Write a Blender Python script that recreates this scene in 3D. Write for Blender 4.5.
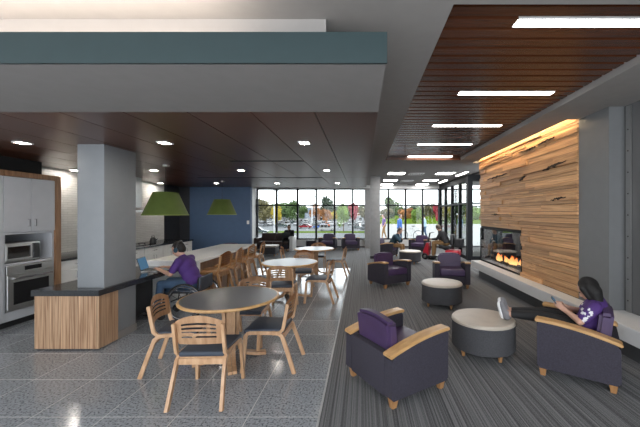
import bpy, bmesh, math, random
from mathutils import Vector, Matrix, Quaternion
R = math.radians
for o in list(bpy.data.objects): bpy.data.objects.remove(o)
SC = bpy.context.scene
COL = SC.collection

# ------------------------------------------------------------------ camera
cam = bpy.data.cameras.new('camera'); camo = bpy.data.objects.new('camera', cam); COL.objects.link(camo)
cam.sensor_width = 36; cam.lens = 318 / 640 * 36; cam.shift_x = -42 / 640; cam.shift_y = 0
camo.location = (0, 0, 1.72); camo.rotation_euler = (R(90), 0, 0)
cam.clip_start = 0.05; cam.clip_end = 1000
SC.camera = camo
# ------------------------------------------------------------------ world (overcast sky)
W = bpy.data.worlds.new('overcast_sky'); SC.world = W; W.use_nodes = True
wn = W.node_tree.nodes; wn['Background'].inputs[0].default_value = (0.90, 0.95, 1.0, 1)
wn['Background'].inputs[1].default_value = 2.1
# ------------------------------------------------------------------ exposure
vs = SC.view_settings; vs.view_transform = 'Standard'; vs.look = 'None'; vs.gamma = 1; vs.exposure = 1.18
vs.use_curve_mapping = False
DOWN_E, SLAT_E, TROFF_E, COVE_E = 90, 9, 11, 32

# ------------------------------------------------------------------ materials
def new_mat(name):
    m = bpy.data.materials.new(name); m.use_nodes = True
    return m, m.node_tree.nodes, m.node_tree.links, m.node_tree.nodes['Principled BSDF']
def mulcol(c, k): return tuple(min(1, v * k) for v in c[:3]) + (1,)
def M(name, col, rough=.5, metal=0, ns=8.0, na=.10, bump=0, bs=60, rnd=0, spec=.5, scale=(1, 1, 1)):
    m, n, l, b = new_mat(name)
    tc = n.new('ShaderNodeTexCoord'); mp = n.new('ShaderNodeMapping'); mp.inputs['Scale'].default_value = scale
    l.new(tc.outputs['Object'], mp.inputs[0])
    nz = n.new('ShaderNodeTexNoise'); nz.inputs['Scale'].default_value = ns; nz.inputs['Detail'].default_value = 4
    l.new(mp.outputs[0], nz.inputs['Vector'])
    rp = n.new('ShaderNodeValToRGB'); rp.color_ramp.elements[0].position = .3; rp.color_ramp.elements[1].position = .7
    rp.color_ramp.elements[0].color = mulcol(col, 1 - na); rp.color_ramp.elements[1].color = mulcol(col, 1 + na)
    l.new(nz.outputs['Fac'], rp.inputs[0])
    out = rp.outputs[0]
    if rnd:
        oi = n.new('ShaderNodeObjectInfo'); mr = n.new('ShaderNodeMapRange')
        mr.inputs[3].default_value = 1 - rnd; mr.inputs[4].default_value = 1 + rnd
        l.new(oi.outputs['Random'], mr.inputs[0])
        hs = n.new('ShaderNodeHueSaturation'); l.new(mr.outputs[0], hs.inputs['Value']); l.new(out, hs.inputs['Color']); out = hs.outputs[0]
    l.new(out, b.inputs['Base Color'])
    b.inputs['Roughness'].default_value = rough; b.inputs['Metallic'].default_value = metal
    b.inputs['Specular IOR Level'].default_value = spec
    if bump:
        n2 = n.new('ShaderNodeTexNoise'); n2.inputs['Scale'].default_value = bs; l.new(mp.outputs[0], n2.inputs['Vector'])
        bp = n.new('ShaderNodeBump'); bp.inputs['Strength'].default_value = bump; bp.inputs['Distance'].default_value = .01
        l.new(n2.outputs['Fac'], bp.inputs['Height']); l.new(bp.outputs[0], b.inputs['Normal'])
    return m
def WOOD(name, dark, light, rough=.45, scale=(2, 2, 40), rnd=0.0, ns=2.5, off=True, spec=.5):
    m, n, l, b = new_mat(name)
    tc = n.new('ShaderNodeTexCoord'); mp = n.new('ShaderNodeMapping'); mp.inputs['Scale'].default_value = scale
    l.new(tc.outputs['Object'], mp.inputs[0])
    oi = n.new('ShaderNodeObjectInfo')
    if off:
        cx = n.new('ShaderNodeCombineXYZ'); mm = n.new('ShaderNodeMath'); mm.operation = 'MULTIPLY'; mm.inputs[1].default_value = 37
        l.new(oi.outputs['Random'], mm.inputs[0])
        for i in range(3): l.new(mm.outputs[0], cx.inputs[i])
        l.new(cx.outputs[0], mp.inputs['Location'])
    nz = n.new('ShaderNodeTexNoise'); nz.inputs['Scale'].default_value = ns; nz.inputs['Detail'].default_value = 6; nz.inputs['Distortion'].default_value = .6
    l.new(mp.outputs[0], nz.inputs['Vector'])
    rp = n.new('ShaderNodeValToRGB'); rp.color_ramp.elements[0].position = .32; rp.color_ramp.elements[1].position = .68
    rp.color_ramp.elements[0].color = dark + (1,); rp.color_ramp.elements[1].color = light + (1,)
    l.new(nz.outputs['Fac'], rp.inputs[0]); out = rp.outputs[0]
    if rnd:
        mr = n.new('ShaderNodeMapRange'); mr.inputs[3].default_value = 1 - rnd; mr.inputs[4].default_value = 1 + rnd
        l.new(oi.outputs['Random'], mr.inputs[0])
        hs = n.new('ShaderNodeHueSaturation'); l.new(mr.outputs[0], hs.inputs['Value']); l.new(out, hs.inputs['Color']); out = hs.outputs[0]
    l.new(out, b.inputs['Base Color']); b.inputs['Roughness'].default_value = rough; b.inputs['Specular IOR Level'].default_value = spec
    bp = n.new('ShaderNodeBump'); bp.inputs['Strength'].default_value = .08; bp.inputs['Distance'].default_value = .01
    l.new(nz.outputs['Fac'], bp.inputs['Height']); l.new(bp.outputs[0], b.inputs['Normal'])
    return m
def EMIT(name, col, s):
    m, n, l, b = new_mat(name); n.remove(b)
    e = n.new('ShaderNodeEmission'); e.inputs[0].default_value = col + (1,); e.inputs[1].default_value = s
    l.new(e.outputs[0], n['Material Output'].inputs[0]); return m
def GLASS(name, tint=(1, 1, 1), refl=.06, rough=.0):
    m, n, l, b = new_mat(name); n.remove(b)
    t = n.new('ShaderNodeBsdfTransparent'); t.inputs[0].default_value = tint + (1,)
    g = n.new('ShaderNodeBsdfGlossy'); g.inputs['Roughness'].default_value = rough
    lw = n.new('ShaderNodeLayerWeight'); lw.inputs[0].default_value = .25
    mr = n.new('ShaderNodeMapRange'); mr.inputs[3].default_value = refl; mr.inputs[4].default_value = .7
    l.new(lw.outputs['Fresnel'], mr.inputs[0])
    mx = n.new('ShaderNodeMixShader'); l.new(mr.outputs[0], mx.inputs[0]); l.new(t.outputs[0], mx.inputs[1]); l.new(g.outputs[0], mx.inputs[2])
    l.new(mx.outputs[0], n['Material Output'].inputs[0]); return m
def FLAME(name):
    m, n, l, b = new_mat(name); n.remove(b)
    tc = n.new('ShaderNodeTexCoord'); sx = n.new('ShaderNodeSeparateXYZ'); l.new(tc.outputs['Generated'], sx.inputs[0])
    rp = n.new('ShaderNodeValToRGB'); rp.color_ramp.elements[0].color = (1, .62, .22, 1); rp.color_ramp.elements[1].color = (1, .16, .02, 1)
    l.new(sx.outputs[2], rp.inputs[0])
    e = n.new('ShaderNodeEmission'); e.inputs[1].default_value = 2.4; l.new(rp.outputs[0], e.inputs[0])
    l.new(e.outputs[0], n['Material Output'].inputs[0]); return m
def CARPET(name):
    m, n, l, b = new_mat(name)
    tc = n.new('ShaderNodeTexCoord')
    def nz(scale, sc, det=3):
        mp = n.new('ShaderNodeMapping'); mp.inputs['Scale'].default_value = scale; l.new(tc.outputs['Object'], mp.inputs[0])
        t = n.new('ShaderNodeTexNoise'); t.inputs['Scale'].default_value = sc; t.inputs['Detail'].default_value = det; l.new(mp.outputs[0], t.inputs['Vector']); return t
    a = nz((46, .10, 1), 1.6, 3); f = nz((3, 1, 1), 110, 2)
    mx = n.new('ShaderNodeMix'); mx.data_type = 'FLOAT'; mx.inputs[0].default_value = .42
    l.new(a.outputs['Fac'], mx.inputs[2]); l.new(f.outputs['Fac'], mx.inputs[3])
    rp = n.new('ShaderNodeValToRGB'); e = rp.color_ramp.elements; e[0].position = .40; e[1].position = .60
    e[0].color = (.045, .046, .048, 1); e[1].color = (.215, .215, .22, 1)
    l.new(mx.outputs[0], rp.inputs[0]); l.new(rp.outputs[0], b.inputs['Base Color'])
    b.inputs['Roughness'].default_value = .9; b.inputs['Specular IOR Level'].default_value = .3; b.inputs['Sheen Weight'].default_value = .12; b.inputs['Sheen Roughness'].default_value = .4
    bp = n.new('ShaderNodeBump'); bp.inputs['Strength'].default_value = .4; bp.inputs['Distance'].default_value = .005
    l.new(f.outputs['Fac'], bp.inputs['Height']); l.new(bp.outputs[0], b.inputs['Normal']); return m
def TERRAZZO(name):
    m, n, l, b = new_mat(name)
    tc = n.new('ShaderNodeTexCoord'); oi = n.new('ShaderNodeObjectInfo')
    ad = n.new('ShaderNodeVectorMath'); ad.operation = 'ADD'; l.new(tc.outputs['Object'], ad.inputs[0])
    sc = n.new('ShaderNodeVectorMath'); sc.operation = 'SCALE'; sc.inputs['Scale'].default_value = 5
    l.new(oi.outputs['Location'], sc.inputs[0]); l.new(sc.outputs[0], ad.inputs[1])
    v = n.new('ShaderNodeTexNoise'); v.inputs['Scale'].default_value = 55; v.inputs['Detail'].default_value = 3; l.new(ad.outputs[0], v.inputs['Vector'])
    rp = n.new('ShaderNodeValToRGB'); e = rp.color_ramp.elements; e[0].position = .36; e[0].color = (.09, .098, .11, 1); e[1].position = .47; e[1].color = (.270, .290, .315, 1)
    x = rp.color_ramp.elements.new(.62); x.color = (.31, .328, .355, 1); x = rp.color_ramp.elements.new(.72); x.color = (.42, .42, .42, 1)
    l.new(v.outputs['Fac'], rp.inputs[0])
    mr = n.new('ShaderNodeMapRange'); mr.inputs[3].default_value = .93; mr.inputs[4].default_value = 1.07; l.new(oi.outputs['Random'], mr.inputs[0])
    hs = n.new('ShaderNodeHueSaturation'); l.new(mr.outputs[0], hs.inputs['Value']); l.new(rp.outputs[0], hs.inputs['Color'])
    l.new(hs.outputs[0], b.inputs['Base Color']); b.inputs['Roughness'].default_value = .13
    n2 = n.new('ShaderNodeTexNoise'); n2.inputs['Scale'].default_value = 9; l.new(ad.outputs[0], n2.inputs['Vector'])
    m2 = n.new('ShaderNodeMapRange'); m2.inputs[3].default_value = .09; m2.inputs[4].default_value = .22; l.new(n2.outputs['Fac'], m2.inputs[0]); l.new(m2.outputs[0], b.inputs['Roughness'])
    return m
def TILEWALL(name):
    m, n, l, b = new_mat(name)
    tc = n.new('ShaderNodeTexCoord'); sx = n.new('ShaderNodeSeparateXYZ'); cx = n.new('ShaderNodeCombineXYZ')
    l.new(tc.outputs['Object'], sx.inputs[0]); l.new(sx.outputs[1], cx.inputs[0]); l.new(sx.outputs[2], cx.inputs[1])
    bk = n.new('ShaderNodeTexBrick'); bk.inputs['Scale'].default_value = 1; bk.inputs['Brick Width'].default_value = .20; bk.inputs['Row Height'].default_value = .05
    bk.inputs['Mortar Size'].default_value = .003; bk.inputs['Color1'].default_value = (.74, .73, .70, 1); bk.inputs['Color2'].default_value = (.68, .67, .64, 1); bk.inputs['Mortar'].default_value = (.56, .55, .53, 1)
    l.new(cx.outputs[0], bk.inputs['Vector']); l.new(bk.outputs['Color'], b.inputs['Base Color']); b.inputs['Roughness'].default_value = .25
    bp = n.new('ShaderNodeBump'); bp.inputs['Strength'].default_value = .8; bp.inputs['Distance'].default_value = .01; bp.invert = True
    l.new(bk.outputs['Fac'], bp.inputs['Height']); l.new(bp.outputs[0], b.inputs['Normal']); return m
def RIBBED(name, col, rough):
    m, n, l, b = new_mat(name)
    tc = n.new('ShaderNodeTexCoord'); w = n.new('ShaderNodeTexWave'); w.wave_type = 'BANDS'; w.bands_direction = 'X'; w.inputs['Scale'].default_value = 22
    l.new(tc.outputs['Object'], w.inputs['Vector'])
    rp = n.new('ShaderNodeValToRGB'); rp.color_ramp.elements[0].color = mulcol(col, .7); rp.color_ramp.elements[1].color = mulcol(col, 1.15); l.new(w.outputs['Fac'], rp.inputs[0])
    oi = n.new('ShaderNodeObjectInfo'); mr = n.new('ShaderNodeMapRange'); mr.inputs[3].default_value = .85; mr.inputs[4].default_value = 1.15; l.new(oi.outputs['Random'], mr.inputs[0])
    hs = n.new('ShaderNodeHueSaturation'); l.new(mr.outputs[0], hs.inputs['Value']); l.new(rp.outputs[0], hs.inputs['Color']); l.new(hs.outputs[0], b.inputs['Base Color'])
    b.inputs['Roughness'].default_value = rough; b.inputs['Specular IOR Level'].default_value = .35; return m

MT = dict(
    beige=M('ceiling_paint_pale', (.56, .53, .50), .85, na=.02),
    grey=M('ceiling_paint_grey', (.27, .256, .245), .8, na=.03),
    soffit=M('soffit_paint', (.225, .212, .204), .8, na=.03),
    teal=M('teal_paint', (.026, .043, .046), .30, na=.04, spec=.5),
    panel=RIBBED('dark_wood_panel', (.078, .026, .013), .30),
    black=M('black_matt', (.012, .012, .013), .7),
    slat=WOOD('wood_look_slat', (.062, .019, .008), (.120, .041, .018), .26, (1.2, 14, 14), rnd=.22),
    plank=WOOD('reclaimed_oak', (.40, .20, .085), (.68, .41, .20), .55, (1.2, 1.2, 3.2), rnd=.28, ns=1.8),
    bark=M('bark_void', (.018, .010, .006), .9, na=.3, bump=.5),
    oak=WOOD('chair_beech', (.40, .225, .115), (.56, .355, .21), .38, (14, 14, 3), ns=1.5),
    oakdk=WOOD('stool_beech', (.30, .145, .055), (.44, .235, .10), .38, (14, 14, 3), ns=1.5),
    cap=WOOD('arm_maple', (.46, .26, .10), (.62, .38, .17), .35, (14, 3, 14), ns=1.5),
    zebra=WOOD('zebrano_board', (.20, .10, .05), (.60, .40, .25), .4, (5, 5, .7), rnd=.10, ns=1.3),
    trimwood=WOOD('trim_walnut', (.20, .10, .05), (.32, .175, .09), .45, (20, 20, 2), ns=1.5),
    colum=M('column_paint_grey', (.215, .227, .24), .55, na=.03, bump=.02),
    concrete=M('concrete_grey', (.30, .30, .30), .6, na=.08, bump=.05),
    piergrey=M('pier_paint', (.165, .17, .175), .5, na=.03),
    shade=M('panel_dark_grey', (.12, .122, .125), .45, na=.18, ns=3, scale=(1, 1, .3)),
    steel=M('stainless_steel', (.46, .46, .45), .33, .9, na=.05, scale=(1, 1, 30)),
    white=M('white_paint', (.74, .74, .73), .5, na=.02),
    cabinet=M('cabinet_white', (.48, .49, .52), .4, na=.02),
    quartz=M('white_quartz', (.80, .80, .80), .22, na=.03, ns=30),
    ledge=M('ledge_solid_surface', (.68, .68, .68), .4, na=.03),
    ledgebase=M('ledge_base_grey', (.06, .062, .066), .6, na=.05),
    granite=M('black_granite', (.030, .032, .036), .12, na=.5, ns=120),
    tile=TERRAZZO('terrazzo'), grout=M('grout', (.48, .48, .48), .7, na=.06),
    carpet=CARPET('striped_carpet'), tilewall=TILEWALL('white_wall_tile'),
    navy=M('navy_paint', (.060, .110, .205), .6, na=.04), charcoal=M('charcoal_paint', (.022, .024, .030), .6),
    green=M('green_shade_fabric', (.085, .125, .020), .7, na=.08, bump=.1, bs=300),
    greenin=M('green_shade_lining', (.20, .25, .06), .7),
    lam=M('grey_laminate', (.120, .122, .130), .28, na=.06, ns=60),
    lamlight=M('pale_laminate', (.30, .31, .33), .2, na=.05, ns=60),
    pad=M('slate_vinyl', (.034, .044, .064), .5, na=.12, bump=.1),
    fabric=M('charcoal_fabric', (.036, .032, .046), .85, na=.22, ns=90, bump=.3, bs=240),
    purple=M('purple_vinyl', (.060, .034, .092), .46, na=.10, bump=.05),
    plum=M('plum_vinyl', (.075, .028, .062), .4, na=.10),
    brown=M('brown_vinyl', (.055, .032, .027), .42, na=.12),
    tan=M('tan_vinyl', (.50, .44, .37), .4, na=.06), otto=M('slate_fabric', (.058, .058, .064), .85, na=.22, ns=90, bump=.3, bs=240),
    frame=M('black_aluminium', (.010, .011, .013), .6, na=.1, spec=.15), glass=GLASS('window_glass', (.97, .985, .98), .004), fireglass=GLASS('fire_glass', (.92, .92, .92), .10),
    lamp=EMIT('lamp_diffuser', (1, .93, .84), DOWN_E), slatlamp=EMIT('linear_diffuser', (1, .95, .90), SLAT_E), troff=EMIT('troffer_diffuser', (1, .98, .95), TROFF_E),
    cove=EMIT('led_strip', (1, .72, .42), COVE_E), uplight=EMIT('uplight_led', (1, .86, .74), 34), bulb=EMIT('bulb_glow', (1, .85, .6), 30),
    chrome=M('chrome', (.6, .6, .62), .15, 1), rubber=M('rubber', (.015, .015, .016), .8), plastic=M('dark_plastic', (.02, .02, .022), .35),
    blackglass=M('black_glass', (.008, .008, .009), .08), flame=FLAME('flame'), ember=EMIT('ember_glow', (1, .25, .04), 1.2),
    log=M('charred_log', (.05, .035, .028), .9, na=.4, bump=.6),
    skin=M('skin', (.50, .29, .21), .5, na=.05), skin2=M('skin_warm', (.42, .24, .165), .5, na=.05),
    hair=M('black_hair', (.004, .003, .003), .7, na=.4, ns=12, scale=(8, 8, 1), bump=.3, bs=30), hairbr=M('brown_hair', (.045, .025, .015), .5, na=.3),
    hairgr=M('grey_brown_hair', (.11, .08, .06), .6, na=.3),
    shirtp=M('purple_cotton', (.062, .022, .150), .8, na=.10, bump=.15, bs=30), print=M('white_print', (.65, .65, .68), .7),
    legging=M('black_leggings', (.010, .010, .011), .75, na=.2), jeans=M('blue_denim', (.045, .085, .15), .8, na=.2, bump=.1),
    shoe=M('grey_trainer', (.19, .185, .195), .6, na=.15), sole=M('white_rubber_sole', (.75, .75, .75), .5),
    navyknit=M('navy_knit', (.018, .05, .075), .85, na=.15), khaki=M('tan_trousers', (.24, .135, .055), .8, na=.1), blackcloth=M('black_jacket', (.014, .014, .016), .8, na=.3, bump=.2, bs=20),
    whitecloth=M('white_cotton', (.7, .7, .7), .8), bluecloth=M('blue_cotton', (.03, .12, .42), .8), palecloth=M('pale_blue_cotton', (.30, .42, .55), .8), redcl=M('red_cotton', (.35, .02, .03), .8),
    red=M('red_plastic', (.42, .015, .03), .3), screen=EMIT('laptop_screen', (.12, .26, .42), .25), eye=M('eye_dark', (.01, .01, .01), .2), lip=M('lip', (.35, .12, .10), .5),
    pave=M('concrete_paving', (.23, .23, .225), .9, na=.06, ns=1, spec=0), road=M('asphalt', (.125, .13, .135), .9, na=.08, ns=1, spec=0), grass=M('lawn', (.060, .090, .012), .95, na=.25, ns=1.5, spec=0),
    bark2=M('tree_bark', (.09, .06, .045), .9, na=.3), facade=M('pale_facade', (.14, .165, .195), .7), metalgrey=M('galvanised_steel', (.40, .41, .42), .5, .4),
)
for nm, c in dict(leaf_green=(.12, .21, .05), leaf_olive=(.22, .19, .07), leaf_yellow=(.72, .55, .03), leaf_red=(.55, .03, .06), leaf_orange=(.55, .22, .06), leaf_bright=(.26, .42, .06), leaf_dark=(.045, .09, .04)).items():
    MT[nm] = M(nm, tuple(v * .42 for v in c), .8, na=.45, ns=.9)
for nm, c in dict(paint_white=(.28, .28, .28), paint_silver=(.13, .135, .145), paint_red=(.15, .004, .01), paint_blue=(.03, .08, .25), paint_dark=(.03, .045, .045), paint_orange=(.3, .06, .02)).items():
    MT[nm] = M(nm, c, .2, na=.02)

# ------------------------------------------------------------------ mesh helpers
def box(bm, x0, x1, y0, y1, z0, z1):
    v = [bm.verts.new((x, y, z)) for z in (z0, z1) for y in (y0, y1) for x in (x0, x1)]
    for f in ((0, 2, 3, 1), (4, 5, 7, 6), (0, 1, 5, 4), (2, 6, 7, 3), (0, 4, 6, 2), (1, 3, 7, 5)): bm.faces.new([v[i] for i in f])
    return v
def rbox(bm, x0, x1, y0, y1, z0, z1, bev=.01, seg=2):
    t = bmesh.new(); box(t, x0, x1, y0, y1, z0, z1)
    bmesh.ops.bevel(t, geom=t.edges[:], offset=bev, segments=seg, affect='EDGES', profile=.6)
    return merge(bm, t)
def merge(bm, t, mat=None):
    mp = {}
    for v in t.verts: mp[v] = bm.verts.new(mat @ v.co if mat else v.co)
    for f in t.faces: bm.faces.new([mp[v] for v in f.verts])
    t.free(); return list(mp.values())
def prism(bm, pts, lo, hi, axis='x'):
    def P(a, b, c):
        return {'x': (c, a, b), 'y': (a, c, b), 'z': (a, b, c)}[axis]
    A = [bm.verts.new(P(a, b, lo)) for a, b in pts]; B = [bm.verts.new(P(a, b, hi)) for a, b in pts]
    n = len(pts)
    fs = [bm.faces.new(A), bm.faces.new(B[::-1])]
    for i in range(n): fs.append(bm.faces.new((A[i], B[i], B[(i + 1) % n], A[(i + 1) % n])))
    bmesh.ops.recalc_face_normals(bm, faces=fs); return A + B
def frames(pts):
    pts = [Vector(p) for p in pts]; out = []
    up = None
    for i, p in enumerate(pts):
        t = ((pts[min(i + 1, len(pts) - 1)] - pts[max(i - 1, 0)])).normalized()
        if up is None:
            a = Vector((0, 0, 1)) if abs(t.z) < .9 else Vector((1, 0, 0)); up = (a - t * a.dot(t)).normalized()
        else: up = (up - t * up.dot(t)).normalized()
        out.append((p, t, up, t.cross(up)))
    return out
def tube(bm, pts, r, n=8, caps=True, closed=False):
    if closed: pts = list(pts) + [pts[0]]
    fr = frames(pts); rr = r if isinstance(r, (list, tuple)) else [r] * len(fr)
    rings = []
    for (p, t, u, s), q in zip(fr, rr):
        rings.append([bm.verts.new(p + (u * math.cos(2 * math.pi * k / n) + s * math.sin(2 * math.pi * k / n)) * q) for k in range(n)])
    for a, b in zip(rings, rings[1:]):
        for k in range(n): bm.faces.new((a[k], a[(k + 1) % n], b[(k + 1) % n], b[k]))
    if caps and not closed: bm.faces.new(rings[0][::-1]); bm.faces.new(rings[-1])
def strap(bm, pts, side, w, t):
    """rectangular section swept along pts; side = width direction"""
    side = Vector(side).normalized(); fr = frames(pts); rings = []
    for p, tg, u, s in fr:
        nrm = tg.cross(side).normalized()
        rings.append([bm.verts.new(p + side * a * w / 2 + nrm * b * t / 2) for a, b in ((-1, -1), (1, -1), (1, 1), (-1, 1))])
    fs = []
    for a, b in zip(rings, rings[1:]):
        for k in range(4): fs.append(bm.faces.new((a[k], a[(k + 1) % 4], b[(k + 1) % 4], b[k])))
    fs += [bm.faces.new(rings[0][::-1]), bm.faces.new(rings[-1])]
    bmesh.ops.recalc_face_normals(bm, faces=fs)
def lathe(bm, prof, n=32, c=(0, 0), closed=False):
    rings = []
    for r, z in prof:
        if r < 1e-5: rings.append([bm.verts.new((c[0], c[1], z))])
        else: rings.append([bm.verts.new((c[0] + r * math.cos(2 * math.pi * k / n), c[1] + r * math.sin(2 * math.pi * k / n), z)) for k in range(n)])
    pr = list(zip(rings, rings[1:])) + ([(rings[-1], rings[0])] if closed else [])
    for a, b in pr:
        for k in range(n):
            q = (k + 1) % n
            if len(a) == 1 and len(b) == 1: continue
            if len(a) == 1: bm.faces.new((a[0], b[q], b[k]))
            elif len(b) == 1: bm.faces.new((a[k], a[q], b[0]))
            else: bm.faces.new((a[k], a[q], b[q], b[k]))
def ell(bm, c, r, n=16, m=10, rot=None):
    t = bmesh.new(); lathe(t, [(math.sin(math.pi * i / m) if 0 < i < m else 0, -math.cos(math.pi * i / m)) for i in range(m + 1)], n)
    mt = Matrix.Translation(c) @ (rot.to_matrix().to_4x4() if rot else Matrix()) @ Matrix.Diagonal((r[0], r[1], r[2], 1))
    return merge(bm, t, mt)
def cap(bm, p0, p1, r0, r1, n=12):
    p0 = Vector(p0); p1 = Vector(p1); d = p1 - p0; L = d.length; pr = []
    for i in range(5): a = math.pi / 2 * i / 4; pr.append((r0 * math.sin(a) if i else 0, -r0 * math.cos(a)))
    for i in range(5): a = math.pi / 2 * i / 4; pr.append((r1 * math.cos(a) if i < 4 else 0, L + r1 * math.sin(a)))
    t = bmesh.new(); lathe(t, pr, n)
    merge(bm, t, Matrix.Translation(p0) @ Vector((0, 0, 1)).rotation_difference(d).to_matrix().to_4x4())

def obj(name, bm, mat, parent=None, smooth=True, loc=None, rot=None, scale=None):
    if isinstance(bm, bpy.types.Mesh): me = bm
    else:
        bmesh.ops.recalc_face_normals(bm, faces=bm.faces[:])
        me = bpy.data.meshes.new(name); bm.to_mesh(me); bm.free()
        if smooth:
            for p in me.polygons: p.use_smooth = True
            me.set_sharp_from_angle(angle=R(35))
        me.materials.append(MT[mat])
    o = bpy.data.objects.new(name, me); COL.objects.link(o)
    if parent: o.parent = parent
    if loc is not None: o.location = loc
    if rot is not None: o.rotation_euler = rot
    if scale is not None: o.scale = scale
    return o
def tag(o, label, cat, group=None, kind=None):
    o['label'] = label; o['category'] = cat
    if group: o['group'] = group
    if kind: o['kind'] = kind
    return o
def thing(name, label, cat, loc=(0, 0, 0), rz=0, group=None, kind=None):
    o = bpy.data.objects.new(name, None); COL.objects.link(o); o.empty_display_size = .1
    o.location = loc; o.rotation_euler = (0, 0, rz); return tag(o, label, cat, group, kind)
def copy_tree(o, parent=None):
    c = o.copy(); COL.objects.link(c); c.parent = parent
    for ch in o.children: copy_tree(ch, c)
    return c
def place(o, loc, rz, label=None, group=None):
    o.location = loc; o.rotation_euler = (0, 0, rz)
    if label: o['label'] = label
    if group: o['group'] = group
    return o
def B(name, x0, x1, y0, y1, z0, z1, mat, parent=None, bev=0):
    """one box as its own object, origin at its centre"""
    bm = bmesh.new(); c = ((x0 + x1) / 2, (y0 + y1) / 2, (z0 + z1) / 2)
    a = (x0 - c[0], x1 - c[0], y0 - c[1], y1 - c[1], z0 - c[2], z1 - c[2])
    if bev: rbox(bm, *a, bev=bev)
    else: box(bm, *a)
    o = obj(name, bm, mat, parent, smooth=bool(bev)); o.location = c; return o
def S(name, boxes, mat, label, cat):
    bm = bmesh.new()
    for b in boxes: box(bm, *b)
    return tag(obj(name, bm, mat, smooth=False), label, cat, kind='structure')
_unit = {}
def unit(name, mat, parent, c, s, rot=None):
    """shared unit cube scaled to a piece"""
    if mat not in _unit:
        bm = bmesh.new(); box(bm, -.5, .5, -.5, .5, -.5, .5); me = bpy.data.meshes.new('piece_' + mat); bm.to_mesh(me); bm.free(); me.materials.append(MT[mat]); _unit[mat] = me
    return obj(name, _unit[mat], mat, parent, loc=c, scale=s, rot=rot)

# ================================================================== STRUCTURE
XL, XR, YF, ZP, ZC = -6.2, 3.95, 16.1, 2.62, 3.15
# floor ------------------------------------------------------------
floor = S('floor', [(XL - .1, -.36, -1.5, 10.0, -.06, -.0012)], 'grout', 'polished grey terrazzo tile floor with pale joints', 'floor')
bm = bmesh.new(); rbox(bm, -.2995, .2995, -.2995, .2995, -.012, 0, .0010, 1); tile_me = bpy.data.meshes.new('floor_tile'); bm.to_mesh(tile_me); bm.free(); tile_me.materials.append(MT['tile'])
ys = [2.688 + .607 * k for k in range(-5, 12)]
for k, y0 in enumerate(ys):
    for i in range(10):
        x1 = -.36 - .607 * i
        if x1 - .607 < XL - .1 and x1 < XL + .2: continue
        if y0 + .607 > 10.01: continue
        obj('floor_tile', tile_me, 'tile', floor, loc=(x1 - .3035, y0 + .3035, 0))
carpet = S('floor', [(-.36, 3.6, -1.5, 10.0, -.06, .001), (XL - .1, 3.95, 10.0, YF, -.06, .001), (3.6, 3.95, 8.9, 10.0, -.06, .001)], 'carpet', 'dark grey carpet with fine lengthwise stripes', 'carpet')
B('edge_strip', -.372, -.352, -1.5, 10, -.01, .003, 'metalgrey', carpet)

# ceilings -----------------------------------------------------------
x0, x1, y0, y1 = .627, 2.64, 2.175, 8.52
ceiling = S('ceiling', [(XL, x0, -1.5, YF, ZC, ZC + .09), (x1, 3.12, -1.5, YF, ZC, ZC + .09), (x0, x1, -1.5, y0, ZC, ZC + .09), (x0, x1, y1, YF, ZC, ZC + .09),
                        (3.12, 4.2, -1.5, 4.84, ZC, ZC + .09), (3.12, XR + .2, 9.0, YF, ZC, ZC + .09), (3.12, 3.4, 4.84, 9.0, ZC + .16, ZC + .2),
                        (3.10, 3.12, 4.84, 9.0, ZC, ZC + .2), (XL, XR + .3, -1.5, YF + .2, ZC + .22, ZC + .26)], 'grey', 'smooth grey painted ceiling around the slatted recess', 'ceiling')
slats = S('ceiling', [(x0 - .05, x1 + .05, y0, y1, ZC + .15, ZC + .17)], 'black', 'reddish brown wood slat ceiling recessed over the lounge', 'ceiling')
PITCH = .1475; light_rows = [1 + 10 * n for n in range(5)]
for k in range(43):
    ya = 2.30 + PITCH * (k - 1) + .018; yb = ya + PITCH - .036; yc = (ya + yb) / 2
    if ya < y0: ya = y0 + .002
    yb = min(yb, y1 - .002)
    if yb - ya < .03: continue
    segs = [(x0 + .002, 1.215), (2.395, x1 - .002)] if (k - 1) in light_rows else [(x0 + .002, x1 - .002)]
    for a, b in segs: unit('ceiling_slat', 'slat', slats, ((a + b) / 2, (ya + yb) / 2, ZC + .09), (b - a, yb - ya, .025))
B('end_board', x0, x1, y1 - .004, y1 + .002, ZC, ZC + .08, 'slat', slats)
names = ['first from the teal bulkhead end', 'second from the teal bulkhead end', 'the middle of five', 'second from the window end', 'at the window end']
for n, r in enumerate(light_rows):
    ya = 2.30 + PITCH * r + .012; yb = ya + PITCH - .024
    t = thing('linear_ceiling_light', 'long white linear light between brown slats, ' + names[n], 'ceiling light', (1.805, (ya + yb) / 2, ZC + .0775), group='linear lights in the slatted ceiling')
    h = (yb - ya) / 2
    bm = bmesh.new(); box(bm, -.585, .585, -h + .012, h - .012, .0, .01); obj('diffuser', bm, 'slatlamp', t, False)
    bm = bmesh.new(); box(bm, -.59, .59, -h, -h + .012, .001, .03); box(bm, -.59, .59, h - .012, h, .001, .03); box(bm, -.59, .59, -h, h, .02, .03); obj('housing', bm, 'white', t, False)

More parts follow.
